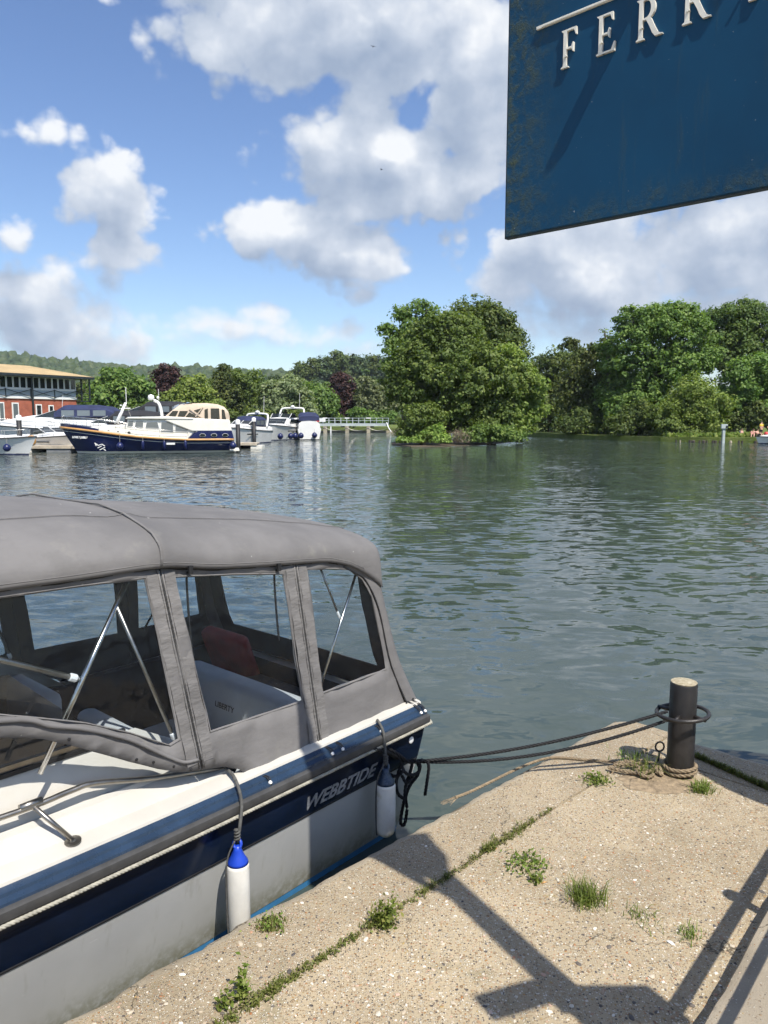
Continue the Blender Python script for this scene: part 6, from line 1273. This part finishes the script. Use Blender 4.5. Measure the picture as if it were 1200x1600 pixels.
# ------------------------------------------------------------------ the grassy right bank
def bank_grass():
    P = []
    for i in range(5200):
        px = nrg.uniform(1040, 1330); D = 83.2 + 7.5 * nrg.random(); x = wx(px, D); P.append((x, D, .55))
    P = np.array(P); keep = P[:, 1] > np.interp(P[:, 0], [31, 35, 40, 48, 80], [85, 82.2, 81, 80, 76]) + .15; P = P[keep]; n = len(P); P[:, 2] += nrg.uniform(.1, .35, n)
    Nn = nrg.normal(size=(n, 3)) * np.array([.6, .8, .25]) + np.array([0, -.4, .3]); Nn /= np.linalg.norm(Nn, axis=1)[:, None]
    put(leaf_object('bank_grass', P, Nn, nrg.uniform(.12, .30, n), 'grass_blade'), 'rough sunlit grass on the right bank', 'grass', kind='stuff')
bank_grass()
bp_ = [(31, 84.9), (33, 83.2), (35, 82.1), (38, 81.35), (41, 80.8), (45, 80.3), (48, 79.9), (60, 78.6)]
for i, ((x0, y0), (x1, y1)) in enumerate(zip(bp_, bp_[1:])):
    n = int(math.hypot(x1 - x0, y1 - y0) / .42)
    for k in range(n): t = (k + rnd.uniform(-.3, .3)) / n; x, y = x0 + (x1 - x0) * t, y0 + (y1 - y0) * t; PL = rnd.random() > .3 and MB().lathe([(rnd.uniform(.10, .22), -1), (rnd.uniform(.08, .2), .10 + rnd.uniform(-.08, .14)), (.10, .24)], 7, (x, y - .1, 0)).build('bank_pile', 'dark_timber' if rnd.random() < .9 else 'weir_pier', bpy.data.objects['riverbank'], fix=False)
pst = atd(1131, 668, 80.4); mk = thing('channel_post', 'white marker post with a small box standing at the right bank', 'post', (pst.x, pst.y, 0))
MB().box((-.13, -.13, -1.5), (.13, .13, 1.75)).build('shaft', 'weir_steel', mk); MB().box((-.35, -.25, 1.55), (.30, .0, 2.0)).build('box', 'weir_steel', mk); MB().box((.10, -.29, 1.60), (.28, -.252, 1.85)).build('lamp', 'frame_dark', mk)
# people: skinned figures
def person(label, loc, rz, joints, edges, radii, mat, hairmat='hair', shirt=None, height=1.7):
    t = thing('person', label, 'person', loc, rz, None); me = bpy.data.meshes.new('body'); me.from_pydata(joints, edges, []); o = bpy.data.objects.new('body', me); COL.objects.link(o); o.parent = t
    md = o.modifiers.new('skin', 'SKIN'); md.use_smooth_shade = True
    for v, r_ in zip(me.skin_vertices[0].data if me.skin_vertices else [], radii): v.radius = (r_, r_)
    return t, o
def figure(label, loc, rz, pose, skin, top, bottom, s=1.0):
    if pose == 'stand': J = {'pelvis': (0, 0, .92), 'waist': (0, 0, 1.08), 'chest': (0, 0, 1.32), 'neck': (0, 0, 1.48), 'head': (0, .02, 1.60), 'crown': (0, .01, 1.70), 'sl': (.18, 0, 1.40), 'el': (.25, .03, 1.14), 'hl': (.24, .14, .92), 'sr': (-.18, 0, 1.40), 'er': (-.25, .02, 1.14), 'hr': (-.22, .16, .95), 'kl': (.10, .03, .50), 'fl': (.11, 0, .07), 'tl': (.12, .16, .04), 'kr': (-.10, .03, .50), 'fr': (-.11, 0, .07), 'tr': (-.12, .16, .04)}
    else: J = {'pelvis': (0, 0, .14), 'waist': (0, -.04, .30), 'chest': (0, -.06, .52), 'neck': (0, -.03, .68), 'head': (0, 0, .80), 'crown': (0, 0, .90), 'sl': (.18, -.05, .60), 'el': (.26, .10, .42), 'hl': (.14, .34, .44), 'sr': (-.18, -.05, .60), 'er': (-.27, -.12, .36), 'hr': (-.28, -.26, .08), 'kl': (.13, .42, .46), 'fl': (.14, .68, .08), 'tl': (.15, .84, .05), 'kr': (-.13, .46, .40), 'fr': (-.14, .78, .08), 'tr': (-.15, .94, .06)}
    Rr = {'pelvis': .15, 'waist': .13, 'chest': .155, 'neck': .055, 'head': .095, 'crown': .075, 'sl': .07, 'el': .045, 'hl': .04, 'sr': .07, 'er': .045, 'hr': .04, 'kl': .065, 'fl': .045, 'tl': .035, 'kr': .065, 'fr': .045, 'tr': .035}
    Ed = [('pelvis', 'waist'), ('waist', 'chest'), ('chest', 'neck'), ('neck', 'head'), ('head', 'crown'), ('chest', 'sl'), ('sl', 'el'), ('el', 'hl'), ('chest', 'sr'), ('sr', 'er'), ('er', 'hr'), ('pelvis', 'kl'), ('kl', 'fl'), ('fl', 'tl'), ('pelvis', 'kr'), ('kr', 'fr'), ('fr', 'tr')]
    t = thing('person', label, 'person', loc, rz)
    def sk(name, keys, grow, mat):
        ks = [k for k in J if k in keys]; me = bpy.data.meshes.new(name); me.from_pydata([J[k] for k in ks], [(ks.index(a), ks.index(b)) for a, b in Ed if a in ks and b in ks], []); o = bpy.data.objects.new(name, me); COL.objects.link(o); o.parent = t; me.materials.append(MAT[mat])
        bm = bmesh.new(); bm.from_mesh(me); ly = bm.verts.layers.skin.verify()
        for v, k in zip(bm.verts, ks): v[ly].radius = (Rr[k] * grow, Rr[k] * grow * .8); v[ly].use_root = (k == ks[0])
        bm.to_mesh(me); bm.free(); o.modifiers.new('skin', 'SKIN').use_smooth_shade = True; o.modifiers.new('sub', 'SUBSURF').levels = 1; return o
    sk('body', set(J), 1.0, skin); sk('top', {'waist', 'chest', 'sl', 'sr', 'el', 'er'}, 1.14, top); sk('trousers', {'pelvis', 'kl', 'kr'}, 1.14, bottom)
    MB().lathe([(.0, .075), (.06, .06), (.095, .0), (.09, -.03), (.085, -.05)], 12, (J['crown'][0], J['crown'][1] - .02, J['crown'][2] - .02)).build('hair', 'hair', t, smooth=True)
    return t
Z0 = .55
def pp(px, D): return (wx(px, D), D, Z0)
figure('person in a yellow shirt standing on the right bank', pp(1186, 84.5), R(200), 'stand', 'skin', 'shirt_yellow', 'shorts_dark'); figure('person in dark clothes standing at the right edge of the photograph', pp(1199, 86), R(170), 'stand', 'skin', 'shirt_navy', 'shorts_dark')
figure('person in pink sitting on the grass left of the yellow shirt', pp(1174, 83.4), R(150), 'sit', 'skin', 'shirt_pink', 'shirt_pink'); figure('bare shouldered person sitting next to the person in pink', pp(1181, 83.0), R(210), 'sit', 'skin', 'skin', 'shorts_dark'); figure('person in navy sitting alone in the grass', pp(1156, 85.0), R(190), 'sit', 'skin', 'shirt_navy', 'shirt_navy')
cruiser('small white boat with dark canopy at the right edge by the picnickers', (wx(1200, 78.6) + 1.1, 78.0), R(178), 5.6, 2.1, 'navy_canvas', .55, False, bowrail=False, group='day boats', name='day_boat')
put(MB().lathe([(0, 0), (.2, .02), (.24, .2), (.2, .42), (0, .46)], 10, (wx(1190, 80.2), 79.6, .75)).build('red_bag', 'sign_red', None, smooth=True), 'red bag on the small boat at the right edge', 'bag')
# ------------------------------------------------------------------ birds
for lab, px, py, D, rz_ in (('dark bird flying high near the top of the photograph', 583, 73, 60, .4), ('dark bird flying lower against the cloud', 596, 265, 70, 1.2)):
    p = atd(px, py, D); t = thing('bird', lab, 'bird', p, rz_, None); MB().lathe([(0, -.10), (.022, -.06), (.03, 0), (.02, .07), (.012, .10), (0, .115)], 8, (0, 0, 0), (0, 1, 0)).build('body', 'bird_dark', t, smooth=True)
    for s in (-1, 1): MB().add([(0, .03, .01), (s * .12, .05, .06), (s * .24, -.02, .03), (s * .11, -.03, .055), (0, -.04, .008)], [(0, 1, 3, 4), (1, 2, 3)]).build('wing', 'bird_dark', t)
    MB().add([(-.01, -.09, 0), (.01, -.09, 0), (.035, -.17, .004), (0, -.14, .002), (-.035, -.17, .004)], [(0, 1, 2, 3), (0, 3, 4)]).build('tail', 'bird_dark', t)

# ------------------------------------------------------------------ the summer air over the valley
m, T, out = new_mat('valley_air'); v_ = T.add('ShaderNodeVolumePrincipled'); v_.inputs['Color'].default_value = (.80, .88, 1.0, 1); v_.inputs['Density'].default_value = HAZE; v_.inputs['Anisotropy'].default_value = 0.2; T.l.new(v_.outputs[0], out.inputs['Volume'])
put(MB().box((-2700, -120, -4.2), (2700, 2700, 125)).build('haze', 'valley_air'), 'thin summer haze over the river valley', 'haze', kind='stuff')
SC.cycles.volume_bounces = 0
